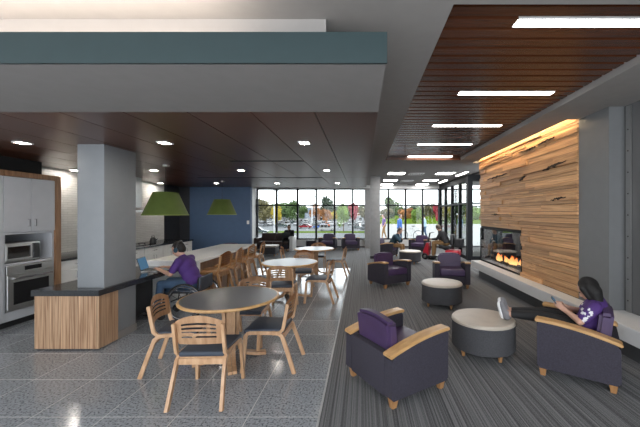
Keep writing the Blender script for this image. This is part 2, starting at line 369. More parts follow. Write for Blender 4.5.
# dark panel ceiling ---------------------------------------------------
pc = S('ceiling', [(XL, .13, 2.82, 10.8, ZP + .03, ZP + .05)], 'black', 'low dark brown ribbed wood panel ceiling over the dining side', 'ceiling')
rows = [(2.82, 5.45), (5.45, 7.95), (7.95, 10.8)]
xs = [.144 - .567 * i for i in range(12)]
for a, b in rows:
    for i in range(len(xs) - 1):
        xa, xb = max(xs[i + 1], XL) + .004, xs[i] - .004
        if xb - xa < .05: continue
        bm = bmesh.new(); box(bm, -(xb - xa) / 2, (xb - xa) / 2, -(b - a) / 2 + .004, (b - a) / 2 - .004, 0, .025)
        obj('ceiling_panel', bm, 'panel', pc, False, loc=((xa + xb) / 2, (a + b) / 2, ZP))
for (a, b, y) in ((-2.26, -1.0, 5.45), (-4.1, -1.0, 7.95)):
    t = B('slot_diffuser', a, b, y - .03, y + .03, ZP - .006, ZP + .004, 'black'); tag(t, 'thin black slot air diffuser across the %s joint of the dark panel ceiling' % ('shorter' if b - a < 2 else 'longer'), 'air vent')
bh = S('wall_bulkhead', [(XL, .144, 1.914, 2.82, ZP, 2.80), (.10, .144, 2.82, 10.8, ZP + .001, ZC), (XL, .144, 10.78, 10.84, ZP + .001, ZC)], 'soffit', 'grey dropped bulkhead across the ceiling above the kitchen side', 'bulkhead')
B('fascia', XL, .150, 1.896, 1.914, ZP - .002, 2.803, 'teal', bh)['label'] = 'teal painted front face'
S('wall_upstand', [(XL, -.265, 2.34, 2.44, 2.80, ZC)], 'grey', 'pale upstand between the bulkhead and the ceiling', 'upstand')
t = thing('cove_uplight', 'warm hidden uplight strip lying on top of the teal bulkhead', 'light strip', (0, 0, 0))
bm = bmesh.new(); box(bm, XL + .1, -.9, 2.02, 2.06, 2.803, 2.815); obj('channel', bm, 'steel', t, False)
bm = bmesh.new(); box(bm, XL + .1, -.9, 2.025, 2.055, 2.815, 2.82); obj('led_strip', bm, 'uplight', t, False)
# downlights
dl = 0
for yy, rown in ((4.03, 'first row from the teal bulkhead'), (6.58, 'middle row'), (9.38, 'row next to the blue wall')):
    for xx, coln in ((-.73, 'carpet edge'), (-2.5, 'round tables'), (-4.3, 'island'), (-5.95, 'tiled kitchen wall')):
        if xx == -5.95 and yy < 5: continue
        t = thing('downlight', 'square downlight in dark panels, %s, %s side' % (rown, coln), 'ceiling light', (xx, yy, ZP), group='square downlights in the dark panel ceiling')
        bm = bmesh.new()
        for q in ((-.07, -.055, -.07, .07), (.055, .07, -.07, .07), (-.055, .055, -.07, -.055), (-.055, .055, .055, .07)): box(bm, *q, -.012, .002)
        obj('trim_ring', bm, 'white', t, False)
        bm = bmesh.new(); box(bm, -.055, .055, -.055, .055, -.008, -.002); obj('lens', bm, 'lamp', t, False)
# troffers, linear lights and diffusers in the grey ceiling towards the windows
for yy, rn in ((11.3, 'nearest the slatted recess'), (13.7, 'in the middle row'), (15.6, 'nearest the windows')):
    for xx, cn in ((1.22, 'column'), (2.95, 'glazed entrance')):
        t = thing('troffer_light', 'square white ceiling light panel %s, on the %s side' % (rn, cn), 'ceiling light', (xx, yy, ZC), group='square light panels in the grey ceiling')
        bm = bmesh.new()
        for q in ((-.31, -.29, -.31, .31), (.29, .31, -.31, .31), (-.29, .29, -.31, -.29), (-.29, .29, .29, .31)): box(bm, *q, -.012, .002)
        obj('light_frame', bm, 'white', t, False)
        bm = bmesh.new(); box(bm, -.29, .29, -.29, .29, -.006, -.001); obj('diffuser', bm, 'troff', t, False)
    t = thing('air_diffuser', 'square ceiling air diffuser with dark centre, %s' % rn, 'air vent', (1.95, yy + .15, ZC), group='air diffusers in the grey ceiling')
    bm = bmesh.new()
    for q in range(3):
        a = .26 - q * .08; b_ = a - .03
        for e in ((-a, -b_, -a, a), (b_, a, -a, a), (-b_, b_, -a, -b_), (-b_, b_, b_, a)): box(bm, *e, -.02 + q * .004, -.001)
    obj('vane', bm, 'white', t, False); bm = bmesh.new(); box(bm, -.25, .25, -.25, .25, -.004, -.001); obj('backing', bm, 'black', t, False)
for n, yy in enumerate((11.5, 14.2)):
    t = thing('linear_ceiling_light', 'narrow linear light along the glazed entrance, %s' % ('beside its dark corner post' if n == 0 else 'beside the window wall'), 'ceiling light', (3.6, yy, ZC))
    bm = bmesh.new(); box(bm, -.06, .06, -.6, .6, -.006, -.001); obj('diffuser', bm, 'troff', t, False)
    bm = bmesh.new(); box(bm, -.075, -.06, -.61, .61, -.01, .001); box(bm, .06, .075, -.61, .61, -.01, .001); obj('housing', bm, 'white', t, False)

# left wall, blue wall -----------------------------------------------------
S('wall_left', [(XL - .15, XL, -1.5, 9.96, 0, ZC)], 'tilewall', 'kitchen wall faced with glossy white tiles', 'wall')
S('wall_left', [(XL - .15, XL, 9.96, 10.95, 0, ZC), (XL - .0, -5.84, 10.8, 10.95, 0, ZP)], 'charcoal', 'charcoal painted wall corner beside the blue wall', 'wall')
S('wall_back', [(-5.84, -3.78, 10.78, 10.95, 0, ZP)], 'navy', 'matt blue accent wall behind the island', 'wall')
S('wall_left', [(-5.55, -5.37, 10.95, YF, 0, ZC)], 'white', 'white return wall beside the window', 'wall')
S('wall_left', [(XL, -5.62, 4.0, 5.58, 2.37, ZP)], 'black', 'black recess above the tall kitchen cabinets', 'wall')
lightsw = thing('light_switch', 'small white light switch on the blue wall', 'switch', (-3.86, 10.775, 1.42))
bm = bmesh.new(); rbox(bm, -.04, .04, -.012, 0, -.06, .06, .003); obj('plate', bm, 'white', lightsw); bm = bmesh.new(); box(bm, -.012, .012, -.018, -.01, -.02, .02); obj('toggle', bm, 'white', lightsw)

# window wall ---------------------------------------------------------------
def px(x, Y): return (x - 362) / 318 * Y
ZS, ZT, ZH = .43, 2.135, 2.95
S('wall_front', [(-5.55, XR + .1, YF, YF + .2, 0, ZS - .03), (-5.55, XR + .1, YF, YF + .2, ZH + .03, ZC + .1)], 'white', 'white wall strip below and above the window band', 'wall')
bb = S('baseboard_front', [(-5.37, XR, YF - .015, YF, 0, .07)], 'plastic', 'black baseboard under the windows', 'baseboard')
def glazing(name, label, p0, p1, posts, z0, zt, z1, pw=.085, dep=.12):
    """p0->p1 in plan; posts in 0..1 along it"""
    p0 = Vector((p0[0], p0[1], 0)); p1 = Vector((p1[0], p1[1], 0)); L = (p1 - p0).length; ang = math.atan2(p1.y - p0.y, p1.x - p0.x)
    t = thing(name, label, 'window', p0, ang, kind='structure')
    def P(nm, a, b, za, zb, d=dep, m='frame'):
        bm = bmesh.new(); box(bm, -(b - a) / 2, (b - a) / 2, -d / 2, d / 2, -(zb - za) / 2, (zb - za) / 2)
        return obj(nm, bm, m, t, False, loc=((a + b) / 2, 0, (za + zb) / 2))
    P('sill', 0, L, z0 - .03, z0 + .03, dep + .04); P('head', 0, L, z1 - .03, z1 + .03)
    ps = [q * L for q in posts]
    for q in ps: P('mullion', q - pw / 2, q + pw / 2, z0 + .03, z1 - .03)
    for a, b in zip(ps, ps[1:]):
        P('transom', a + pw / 2, b - pw / 2, zt - .032, zt + .032)
        P('pane', a + pw / 2, b - pw / 2, z0 + .03, zt - .025, .012, 'glass'); P('pane', a + pw / 2, b - pw / 2, zt + .025, z1 - .03, .012, 'glass')
    return t
mx = [px(x, YF) for x in (257, 276.3, 297.3, 316, 334.5, 352.7, 371, 388.5, 405.7, 423, 441)]
mx[0] = -5.33; mx[-1] = XR - .03
wlen = XR + 5.37
glazing('window_1', 'wide black-framed window band looking onto the car park', (-5.37, YF + .08), (XR, YF + .08), [(m + 5.37) / wlen for m in mx], ZS, ZT, ZH)
tag(B('window_pier', px(364.7, YF), px(370.5, YF), YF - .25, YF, 0, ZH + .03, 'concrete'), 'grey pilaster standing against the window band', 'pilaster')
# vestibule on the right
glazing('window_2', 'black-framed glazed side of the entrance lobby', (XR, 11.7), (XR, YF), [.012, .25, .5, .75, .985], .12, 2.1, ZH, .09)
glazing('window_3', 'dark glazed front of the entrance lobby beside the plank wall', (XR, 11.7), (6.2, 11.7), [.02, .42, .98], .12, 2.1, ZH, .12)
S('trim_1', [(XR - .09, XR + .09, 11.6, 11.8, 0, ZC), (XR - .05, XR + .05, 11.8, YF, ZH, ZC), (XR, 6.2, 11.64, 11.76, ZH, ZC), (XR - .04, XR + .04, 11.7, YF, 0, .12), (XR, 6.2, 11.66, 11.74, 0, .12)], 'frame', 'black corner post and header of the entrance lobby', 'frame')
S('floor', [(XR, 6.3, 8.9, YF + .2, -.06, -.002)], 'pave', 'pale floor of the entrance lobby', 'floor')
S('ceiling', [(XR + .1, 6.3, 11.8, YF + .2, ZC, ZC + .1), (XR, 6.3, 9.0, 11.8, ZC, ZC + .1)], 'grey', 'grey ceiling of the entrance lobby', 'ceiling')
glazing('window_4', 'outer glass of the entrance lobby', (XR, YF + .08), (6.2, YF + .08), [.03, .35, .68, .97], .05, 2.1, ZH, .09)
S('wall_right', [(6.2, 6.35, 8.9, YF + .2, 0, ZC)], 'grey', 'grey end wall of the entrance lobby', 'wall')

# column near window, column at counter ----------------------------------------
c = thing('round_edge_column', 'square grey column standing on the carpet near the windows', 'column', (px(375.2, 12.2), 12.3, 0))
bm = bmesh.new(); rbox(bm, -.185, .185, -.185, .185, .1, ZC, .012); obj('shaft', bm, 'concrete', c); bm = bmesh.new(); box(bm, -.195, .195, -.195, .195, 0, .1); obj('base_trim', bm, 'plastic', c, False)
c['kind'] = 'structure'; c.name = 'column'
c = thing('column', 'large grey painted column rising beside the black counter', 'column', (-3.515, 4.41, 0), kind='structure')
bm = bmesh.new(); rbox(bm, -.175, .175, -.29, .29, .10, ZP, .008); obj('shaft', bm, 'colum', c)
bm = bmesh.new(); box(bm, -.183, .183, -.298, .298, 0, .10); obj('base_trim', bm, 'soffit', c, False)

# right: plank wall, fireplace, pier, ledge -----------------------------------
XW, YA, YB = 3.30, 4.84, 8.85
FY, FZ0, FZ1 = 6.56, .44, 1.31
wr = S('wall_right', [(XW + .03, XW + .3, YA, FY, 0, ZC + .16), (XW + .03, XW + .3, FY, YB, FZ1 + .02, ZC + .16), (XW + .62, XW + .7, FY, YB, 0, FZ1 + .1), (XW + .03, XW + .7, FY, YB, 0, FZ0 - .03), (XW + .3, XW + .7, FY - .1, FY, 0, ZC + .1), (XW + .3, XW + .7, FY, YB, FZ1 + .02, ZC + .1)], 'black', 'feature wall of uneven reclaimed wood planks', 'wall')
rnd = random.Random(5); z = FZ0 - .01; prow = 0
while z < ZC + .14:
    h = rnd.choice((.04, .05, .06, .075, .09, .105, .12)); y = YA
    while y < YB - .01:
        L = rnd.uniform(.6, 1.9); e = min(y + L, YB)
        if YB - e < .25: e = YB
        a, b = y, e; zt = z + h
        if z < FZ1 + .02 and b > FY:
            if a >= FY: break
            b = FY
        proud = rnd.choice((0, .005, .012, .020, .030, .042))
        z0_ = z
        if b - a > .04: unit('wood_plank', 'plank', wr, (XW + .03 - (.03 + proud) / 2, (a + b) / 2, z0_ + h / 2), (.03 + proud, b - a - .003, h - .006))
        y = e
        if b == FY and z < FZ1 + .02: break
    z += h
def crack(y0, y1, z0, z1, w):
    bm = bmesh.new(); n = 14; rr = random.Random(int(y0 * 100)); top, bot = [], []
    for i in range(n + 1):
        t = i / n; yy = y0 + (y1 - y0) * t; zz = z0 + (z1 - z0) * t + rr.uniform(-.012, .012); ww = w * math.sin(math.pi * min(1, .08 + t * .92)) * rr.uniform(.5, 1.2) + .003
        top.append((yy, zz + ww)); bot.append((yy, zz - ww))
    prism(bm, top + bot[::-1], XW - .046, XW - .0, 'x'); obj('bark_inclusion', bm, 'bark', wr, False)
for a in ((5.08, 5.75, 2.56, 2.50, .022), (5.08, 5.50, 1.98, 1.95, .016), (6.35, 6.6, 2.47, 2.40, .016), (5.4, 5.95, 3.02, 3.0, .010), (6.0, 6.6, 2.98, 2.98, .010), (7.2, 8.3, 2.62, 2.60, .009), (7.6, 8.0, 1.7, 1.69, .009)): crack(*a)
tag(B('led_strip', 3.14, 3.165, YA + .05, 8.95, ZC + .145, ZC + .157, 'cove'), 'warm hidden light strip washing the top of the plank wall', 'light strip')
# fireplace
fp = thing('fireplace', 'glass-fronted gas fireplace set low in the plank wall', 'fireplace', (XW, FY, 0))
bm = bmesh.new(); d = YB - FY
box(bm, .0, .62, .0, d, FZ0 - .03, FZ0); obj('firebox_floor', bm, 'plastic', fp, False)
bm = bmesh.new(); box(bm, .60, .62, 0, d, FZ0, FZ1); box(bm, .0, .60, 0, .02, FZ0, FZ1); obj('firebox_lining', bm, 'blackglass', fp, False)
bm = bmesh.new(); box(bm, 0, .6, 0, d, FZ1, FZ1 + .02); obj('firebox_top', bm, 'black', fp, False)
bm = bmesh.new(); box(bm, -.006, .002, .02, d - .02, FZ0 + .02, FZ1); obj('glass_front', bm, 'fireglass', fp, False)
bm = bmesh.new(); box(bm, .0, .6, d - .012, d - .004, FZ0 + .02, FZ1); obj('glass_end', bm, 'fireglass', fp, False)
bm = bmesh.new(); box(bm, -.012, .012, 0, .025, FZ0, FZ1 + .02); box(bm, -.012, .012, 0, d, FZ1 - .002, FZ1 + .02); box(bm, -.012, .012, 0, d, FZ0, FZ0 + .022); box(bm, -.012, .02, d - .03, d, FZ0, FZ1); obj('trim_frame', bm, 'frame', fp, False)
bm = bmesh.new(); rr = random.Random(2)
for k in range(9):
    yy = .2 + k * .21; cap(bm, (.15 + rr.random() * .2, yy, FZ0 + .05 + rr.random() * .04), (.25 + rr.random() * .2, yy + rr.uniform(.15, .4), FZ0 + .05 + rr.random() * .05), .04, .03, 8)
obj('logs', bm, 'log', fp)
for k in range(13):
    bm = bmesh.new(); h = rr.uniform(.13, .30); w = rr.uniform(.045, .075); lean = rr.uniform(-.03, .03)
    pr = [(0, 0), (w * .8, .03 * h), (w, .22 * h), (w * .75, .45 * h), (w * .4, .7 * h), (w * .15, .88 * h), (0, h)]
    lathe(bm, pr, 8)
    for v in bm.verts: v.co.x += lean * (v.co.z / h) ** 2 * 2; v.co.y += .03 * math.sin(v.co.z / h * 5 + k) * v.co.z / h
    obj('flame', bm, 'flame', fp, loc=(.18 + rr.random() * .2, .12 + k * .125, FZ0 + .07))
# pier + right wall panel
tag(B('wall_pier', XW, XW + .3, 4.25, YA, 0, ZC, 'piergrey'), 'grey painted pier at the end of the plank wall', 'pier', kind='structure')
bm = bmesh.new()
S('wall_right', [(XW + .21, XW + .4, -1.5, 4.25, 0, ZC)], 'shade', 'dark grey panelled wall beside the lounge', 'wall')
t = thing('wall_track', 'vertical metal track with screws on the dark panelled wall', 'trim', (XW + .20, 4.16, .43))
bm = bmesh.new(); box(bm, -.02, 0, -.035, .035, 0, ZC - .45); obj('channel', bm, 'steel', t, False)
for k in range(9): bm = bmesh.new(); ell(bm, (-.022, 0, .15 + k * .28), (.006, .01, .01), 8, 6); obj('screw', bm, 'plastic', t)
# ledge
t = thing('hearth_ledge', 'long pale hearth bench running under the plank wall', 'ledge', (0, 0, 0))
bm = bmesh.new(); prism(bm, [(3.02, -1.5), (XW + .20, -1.5), (XW + .20, 4.245), (XW - .02, 4.245), (XW - .02, 8.80), (3.02, 8.80)], .245, .43, 'z'); bmesh.ops.bevel(bm, geom=[e for e in bm.edges if e.calc_face_angle(0) > .5], offset=.006, segments=2, affect='EDGES'); obj('ledge_slab', bm, 'ledge', t)
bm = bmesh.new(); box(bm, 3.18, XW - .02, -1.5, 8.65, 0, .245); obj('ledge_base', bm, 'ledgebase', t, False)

# ================================================================== KITCHEN
def handle(bm_parent, p, axis, L, r=.006, off=(.03, 0, 0)):
    bm = bmesh.new(); p = Vector(p); a = Vector(axis) * L / 2; o = Vector(off)
    tube(bm, [p - a, p - a + o, p + a + o, p + a], r, 6); return obj('handle', bm, 'chrome', bm_parent)
XK = -5.30
def tall_cabinet(y0, y1, label, oven):
    t = thing('tall_cabinet', label, 'cabinet', (XK, (y0 + y1) / 2, 0)); w = (y1 - y0) / 2
    bm = bmesh.new(); D = -.88
    if oven:
        box(bm, D, 0, -w, -w + .03, .1, 2.28); box(bm, D, 0, w - .03, w, .1, 2.28); box(bm, D, 0, -w + .03, w - .03, 2.25, 2.28); box(bm, D, 0, -w + .03, w - .03, 1.40, 1.43)
        box(bm, D, -.0, -w + .03, w - .03, .93, .965); box(bm, D, -.0, -w + .03, w - .03, .1, .235); box(bm, D, D + .02, -w + .03, w - .03, .1, 2.28)
    else: box(bm, D, 0, -w, w, .1, 2.28)
    obj('carcass', bm, 'cabinet', t, False)
    bm = bmesh.new(); box(bm, D, -.06, -w, w, 0, .1); obj('plinth', bm, 'black', t, False)
    doors = [(-w, 0, 1.435, 2.275, 1), (0, w, 1.435, 2.275, -1)] + ([] if oven else [(-w, 0, .11, 1.43, 1), (0, w, .11, 1.43, -1)])
    for a, b, za, zb, s in doors:
        bm = bmesh.new(); rbox(bm, .0, .02, a + .003, b - .003, za, zb, .002, 1); dd = obj('door', bm, 'cabinet', t)
        hy = (b - .05) if s > 0 else (a + .05); hz = za + .14 if za > 1 else zb - .14
        handle(dd, (.02, hy, hz), (0, 0, 1), .11)
    return t
tc_ = tall_cabinet(4.69, 5.47, 'tall white cabinet with wood surround holding the oven and microwave', True)
bm = bmesh.new(); box(bm, -.88, .03, .39, .49, 0, 2.364); obj('surround_side', bm, 'trimwood', tc_, False); bm = bmesh.new(); box(bm, -.88, .03, -.39, .389, 2.282, 2.364); obj('surround_top', bm, 'trimwood', tc_, False)
tc_ = tall_cabinet(3.90, 4.685, 'tall plain white cabinet beside the oven cabinet', False)
bm = bmesh.new(); box(bm, -.88, .03, -.392, .392, 2.282, 2.364); obj('surround_top', bm, 'trimwood', tc_, False)
# microwave
t = thing('microwave', 'stainless microwave on the shelf above the oven', 'microwave', (XK - .02, 4.99, .965))
bm = bmesh.new(); rbox(bm, -.40, 0, -.265, .265, .012, .30, .006); obj('case', bm, 'steel', t)
bm = bmesh.new(); rbox(bm, 0, .012, -.25, .135, .04, .28, .003, 1); d_ = obj('door', bm, 'steel', t); bm = bmesh.new(); box(bm, .011, .015, -.225, .10, .07, .25); obj('door_glass', bm, 'blackglass', d_, False)
bm = bmesh.new(); box(bm, 0, .010, .14, .25, .04, .28); obj('control_panel', bm, 'plastic', t, False)
handle(t, (.012, .118, .16), (0, 0, 1), .18)
for q in range(4): bm = bmesh.new(); lathe(bm, [(0, 0), (.012, 0), (.012, .014), (0, .014)], 8, ((-.06, -.34)[q // 2], (-.23, .23)[q % 2])); obj('foot', bm, 'rubber', t)
# oven
t = thing('wall_oven', 'stainless built-in oven with black glass door', 'oven', (XK, 5.08, .235))
bm = bmesh.new(); box(bm, -.55, 0, -.35, .35, .002, .69); obj('body', bm, 'steel', t, False)
bm = bmesh.new(); rbox(bm, 0, .02, -.355, .355, .565, .69, .003, 1); cp = obj('control_panel', bm, 'steel', t); bm = bmesh.new(); box(bm, .019, .023, -.10, .16, .60, .665); obj('display', bm, 'blackglass', cp, False)
bm = bmesh.new(); rbox(bm, 0, .03, -.355, .355, .03, .555, .004, 1); d_ = obj('door', bm, 'steel', t); bm = bmesh.new(); box(bm, .028, .033, -.27, .27, .10, .44); obj('door_glass', bm, 'blackglass', d_, False)
handle(d_, (.03, 0, .50), (0, 1, 0), .58, .011, (.045, 0, 0))
# base cabinets with worktop
wt = tag(B('worktop', XL, XK + .03, 5.585, 9.95, .875, .915, 'granite', bev=.004), 'dark stone worktop along the white tiled wall', 'worktop')
for k in range(6):
    ya = 5.59 + k * .726; yb = ya + .72
    t = thing('base_cabinet', 'white base cabinet under the dark worktop, ' + ['next to the wood surround', 'second from the wood surround', 'third from the wood surround', 'fourth from the wood surround', 'second from the charcoal corner', 'next to the charcoal corner'][k], 'cabinet', (XK - .03, (ya + yb) / 2, 0), group='base cabinets along the tiled wall')
    bm = bmesh.new(); box(bm, -.84, 0, -.36, .36, .1, .873); obj('carcass', bm, 'cabinet', t, False); bm = bmesh.new(); box(bm, -.84, -.06, -.36, .36, 0, .1); obj('plinth', bm, 'black', t, False)
    bm = bmesh.new(); rbox(bm, 0, .02, -.355, .355, .70, .868, .002, 1); d_ = obj('drawer', bm, 'white', t); handle(d_, (.02, 0, .79), (0, 1, 0), .14)
    for s in (-1, 1):
        bm = bmesh.new(); rbox(bm, 0, .02, min(s * .003, s * .355), max(s * .003, s * .355), .11, .695, .002, 1); d_ = obj('door', bm, 'white', t); handle(d_, (.02, s * .05, .60), (0, 0, 1), .12)
t = thing('range_hood', 'stainless range hood on the white tiled wall', 'range hood', (XL, 7.9, 1.75))
bm = bmesh.new(); box(bm, .0, .62, -.16, .16, .12, ZP - 1.75); obj('chimney', bm, 'steel', t, False)
bm = bmesh.new(); prism(bm, [(0, 0), (.72, 0), (.72, .05), (.45, .13), (0, .13)], -.38, .38, 'y'); obj('canopy', bm, 'steel', t, False)
t = thing('cooktop', 'black gas cooktop under the range hood', 'cooktop', (-5.72, 7.9, .915))
bm = bmesh.new(); rbox(bm, -.25, .25, -.36, .36, 0, .012, .004); obj('glass_plate', bm, 'blackglass', t)
for q in range(4):
    bm = bmesh.new(); cx_, cy_ = (-.12, .12)[q % 2], (-.19, .19)[q // 2]
    for a in (0, math.pi / 2): tube(bm, [(cx_ - .1 * math.cos(a), cy_ - .1 * math.sin(a), .014), (cx_ - .09 * math.cos(a), cy_ - .09 * math.sin(a), .045), (cx_ + .09 * math.cos(a), cy_ + .09 * math.sin(a), .045), (cx_ + .1 * math.cos(a), cy_ + .1 * math.sin(a), .014)], .008, 6)
    obj('pan_support', bm, 'plastic', t)
for k, (yy, hh) in enumerate(((8.75, .10), (5.9, .09))):
    t = thing('kettle', 'small dark kettle on the worktop, ' + ('beside the cooktop' if k == 0 else 'beside the wood surround'), 'kettle', (-5.75, yy, .915))
    bm = bmesh.new(); lathe(bm, [(0, 0), (.08, 0), (.085, .04), (.06, hh + .03), (.02, hh + .05), (0, hh + .06)], 14); obj('body', bm, 'plastic', t); bm = bmesh.new(); tube(bm, [(0, -.07, hh), (0, -.05, hh + .09), (0, .05, hh + .09), (0, .07, hh)], .008, 6); obj('handle', bm, 'plastic', t); bm = bmesh.new(); tube(bm, [(.06, 0, .07), (.13, 0, .11)], [.018, .010], 8); obj('spout', bm, 'plastic', t)

# black counter ---------------------------------------------------------------
t = thing('service_counter', 'black stone counter with striped wood end, wrapping the grey column', 'counter', (0, 0, 0))
bm = bmesh.new()
pts = [(-4.13, 3.965), (-3.315, 3.965), (-3.315, 5.78), (-4.13, 5.78)]
box(bm, -4.13, -3.285, 3.965, 4.112, .688, .76); box(bm, -4.13, -3.70, 4.112, 4.708, .688, .76); box(bm, -3.332, -3.285, 4.112, 4.708, .688, .76); box(bm, -4.13, -3.285, 4.708, 5.78, .688, .76); bmesh.ops.remove_doubles(bm, verts=bm.verts[:], dist=.0005); obj('countertop', bm, 'granite', t, False)
bm = bmesh.new(); box(bm, -4.10, -3.37, 4.02, 4.108, 0.02, .688); obj('end_core', bm, 'black', t, False)
for k in range(7):
    a = -4.11 + k * .111; unit('wood_board', 'zebra', t, (a + .055, 4.005, .354), (.1095, .03, .668))
for k in range(4):
    a = 3.991 + k * .08; unit('wood_board', 'zebra', t, (-3.318, a + .0395, .354), (.026, .079, .668))
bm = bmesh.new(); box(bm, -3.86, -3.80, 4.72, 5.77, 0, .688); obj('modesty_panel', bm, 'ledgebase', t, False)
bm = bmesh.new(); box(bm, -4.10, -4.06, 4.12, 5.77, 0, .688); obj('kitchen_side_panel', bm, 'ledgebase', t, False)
# island
t = thing('island_table', 'long white island with waterfall end and wood side', 'island', (0, 0, 0))
bm = bmesh.new(); rbox(bm, -3.95, -2.98, 5.82, 9.0, .81, .86, .004, 1); obj('top_slab', bm, 'quartz', t)
for y in (5.825, 8.945): bm = bmesh.new(); rbox(bm, -3.945, -2.985, y, y + .05, 0, .81, .004, 1); obj('end_panel', bm, 'quartz', t)
for k in range(5):
    unit('side_panel', 'trimwood', t, (-3.235, 5.885 + .611 * (k + .5), .405), (.03, .607, .80))
bm = bmesh.new(); box(bm, -3.90, -3.25, 5.88, 8.94, 0.0, .808); obj('core', bm, 'cabinet', t, False)

# pendants -------------------------------------------------------------------
for n, (xx, yy, lb) in enumerate(((-3.64, 5.9, 'large green tapered pendant lamp above the wheelchair user'), (-3.87, 8.8, 'green tapered pendant lamp in front of the blue wall'))):
    t = thing('pendant_lamp', lb, 'lamp', (xx, yy, 1.69), group='green pendant lamps over the island')
    bm = bmesh.new(); lathe(bm, [(.38, 0), (.205, .42), (.195, .42), (.37, 0)], 40, closed=True); obj('shade', bm, 'green', t)
    bm = bmesh.new(); lathe(bm, [(0, .395), (.19, .395), (.19, .402), (0, .402)], 32); obj('top_diffuser', bm, 'greenin', t)
    bm = bmesh.new(); lathe(bm, [(.372, -.004), (.384, -.004), (.384, .010), (.372, .010)], 40, closed=True); obj('rim', bm, 'greenin', t)
    bm = bmesh.new(); tube(bm, [(0, 0, .40), (0, 0, ZP - 1.69 - .01)], .004, 6); tube(bm, [(0, 0, .28), (0, 0, .44)], .02, 8); obj('cord', bm, 'plastic', t)
    bm = bmesh.new(); lathe(bm, [(0, ZP - 1.69 - .03), (.06, ZP - 1.69 - .03), (.06, ZP - 1.69), (0, ZP - 1.69)], 16); obj('ceiling_rose', bm, 'steel', t)
    bm = bmesh.new(); ell(bm, (0, 0, .22), (.045, .045, .06), 12, 8); obj('bulb', bm, 'bulb', t)

# ================================================================== FURNITURE
def slot_back(w, z0, z1, slots, y0, lean, th, curve, topr):
    bm = bmesh.new(); nx = 14
    zs = sorted(set([z0] + [q for s in slots for q in s] + [z1 - .06, z1 - .03, z1 - .012, z1]))
    g = []
    for z in zs:
        row = []
        for i in range(nx + 1):
            u = -1 + 2 * i / nx; ww = w
            zz = z - topr * (u * u) * max(0, (z - z0) / (z1 - z0)) ** 2 + .012 * (1 - u * u)
            if z == z0: ww = w * .90
            row.append(bm.verts.new((u * ww, y0 - lean * (z - z0) + curve * u * u, zz)))
        g.append(row)
    fs = []
    for j in range(len(zs) - 1):
        hole = any(abs(zs[j] - s[0]) < 1e-6 for s in slots)
        for i in range(nx):
            if hole and 2 <= i < nx - 2: continue
            fs.append(bm.faces.new((g[j][i], g[j][i + 1], g[j + 1][i + 1], g[j + 1][i])))
    bmesh.ops.solidify(bm, geom=fs, thickness=th)
    return bm
def make_chair(name, label, sh=.45, wood='oak', stool=False, pad='pad'):
    t = thing(name, label, 'stool' if stool else 'chair')
    w = .225
    bm = bmesh.new(); vs_ = rbox(bm, -w, w, -.21, .215, sh - .035, sh + .012, .018, 3)
    for v in vs_:
        f = (v.co.y + .21) / .425; v.co.x *= .90 + .12 * f
        if v.co.z > sh: v.co.z += .008 * (1 - (v.co.x / w) ** 2)
    obj('seat', bm, pad, t)
    bm = bmesh.new(); rbox(bm, -w + .02, w - .02, -.20, .20, sh - .052, sh - .034, .004, 1); obj('seat_board', bm, wood, t)
    for s in (-1, 1):
        # front leg, rear leg with back post
        bm = bmesh.new(); strap(bm, [(s * .235, .225, 0), (s * .225, .205, sh * .55), (s * .218, .195, sh - .06), (s * .215, .17, sh - .03), (s * .213, .13, sh - .022)], (1, 0, 0), .028, .040); obj('leg', bm, wood, t)
        bm = bmesh.new(); strap(bm, [(s * .235, -.34, 0), (s * .222, -.265, sh * .5), (s * .215, -.205, sh - .06), (s * .212, -.17, sh - .03), (s * .212, -.10, sh - .022)], (1, 0, 0), .028, .040); obj('leg', bm, wood, t)
        bm = bmesh.new(); strap(bm, [(s * .213, .13, sh - .022), (s * .212, -.10, sh - .022)], (1, 0, 0), .028, .036); obj('side_rail', bm, wood, t)
        bm = bmesh.new(); strap(bm, [(s * .215, -.10, sh - .03), (s * .216, -.18, sh - .018), (s * .217, -.215, sh + .02), (s * .217, -.235, sh + .12), (s * .215, -.265, sh + .29)], (1, 0, 0), .026, .034); obj('back_post', bm, wood, t)
    z0, z1 = sh + .09, sh + .355
    sl = [(sh + .150, sh + .166), (sh + .190, sh + .208), (sh + .230, sh + .248), (sh + .270, sh + .288)]
    obj('backrest', slot_back(.215, z0, z1, sl, -.262, .10, .014, .045, .055), wood, t)
    bm = bmesh.new(); box(bm, -.215, .215, -.215, -.195, sh - .10, sh - .045); obj('rear_rail', bm, wood, t, False)
    if stool:
        for y, z in ((.21, .22), (-.30, .22)): bm = bmesh.new(); box(bm, -.225, .225, y - .012, y + .012, z - .018, z + .018); obj('foot_rail', bm, wood, t, False)
    return t
chair0 = make_chair('dining_chair', 'x'); used = []
def chair(x, y, deg, label, grp):
    """deg: heading it faces, 0 = towards the windows"""
    o = chair0 if not used else copy_tree(chair0); used.append(1)
    return place(o, (x, y, 0), R(deg), label, grp)
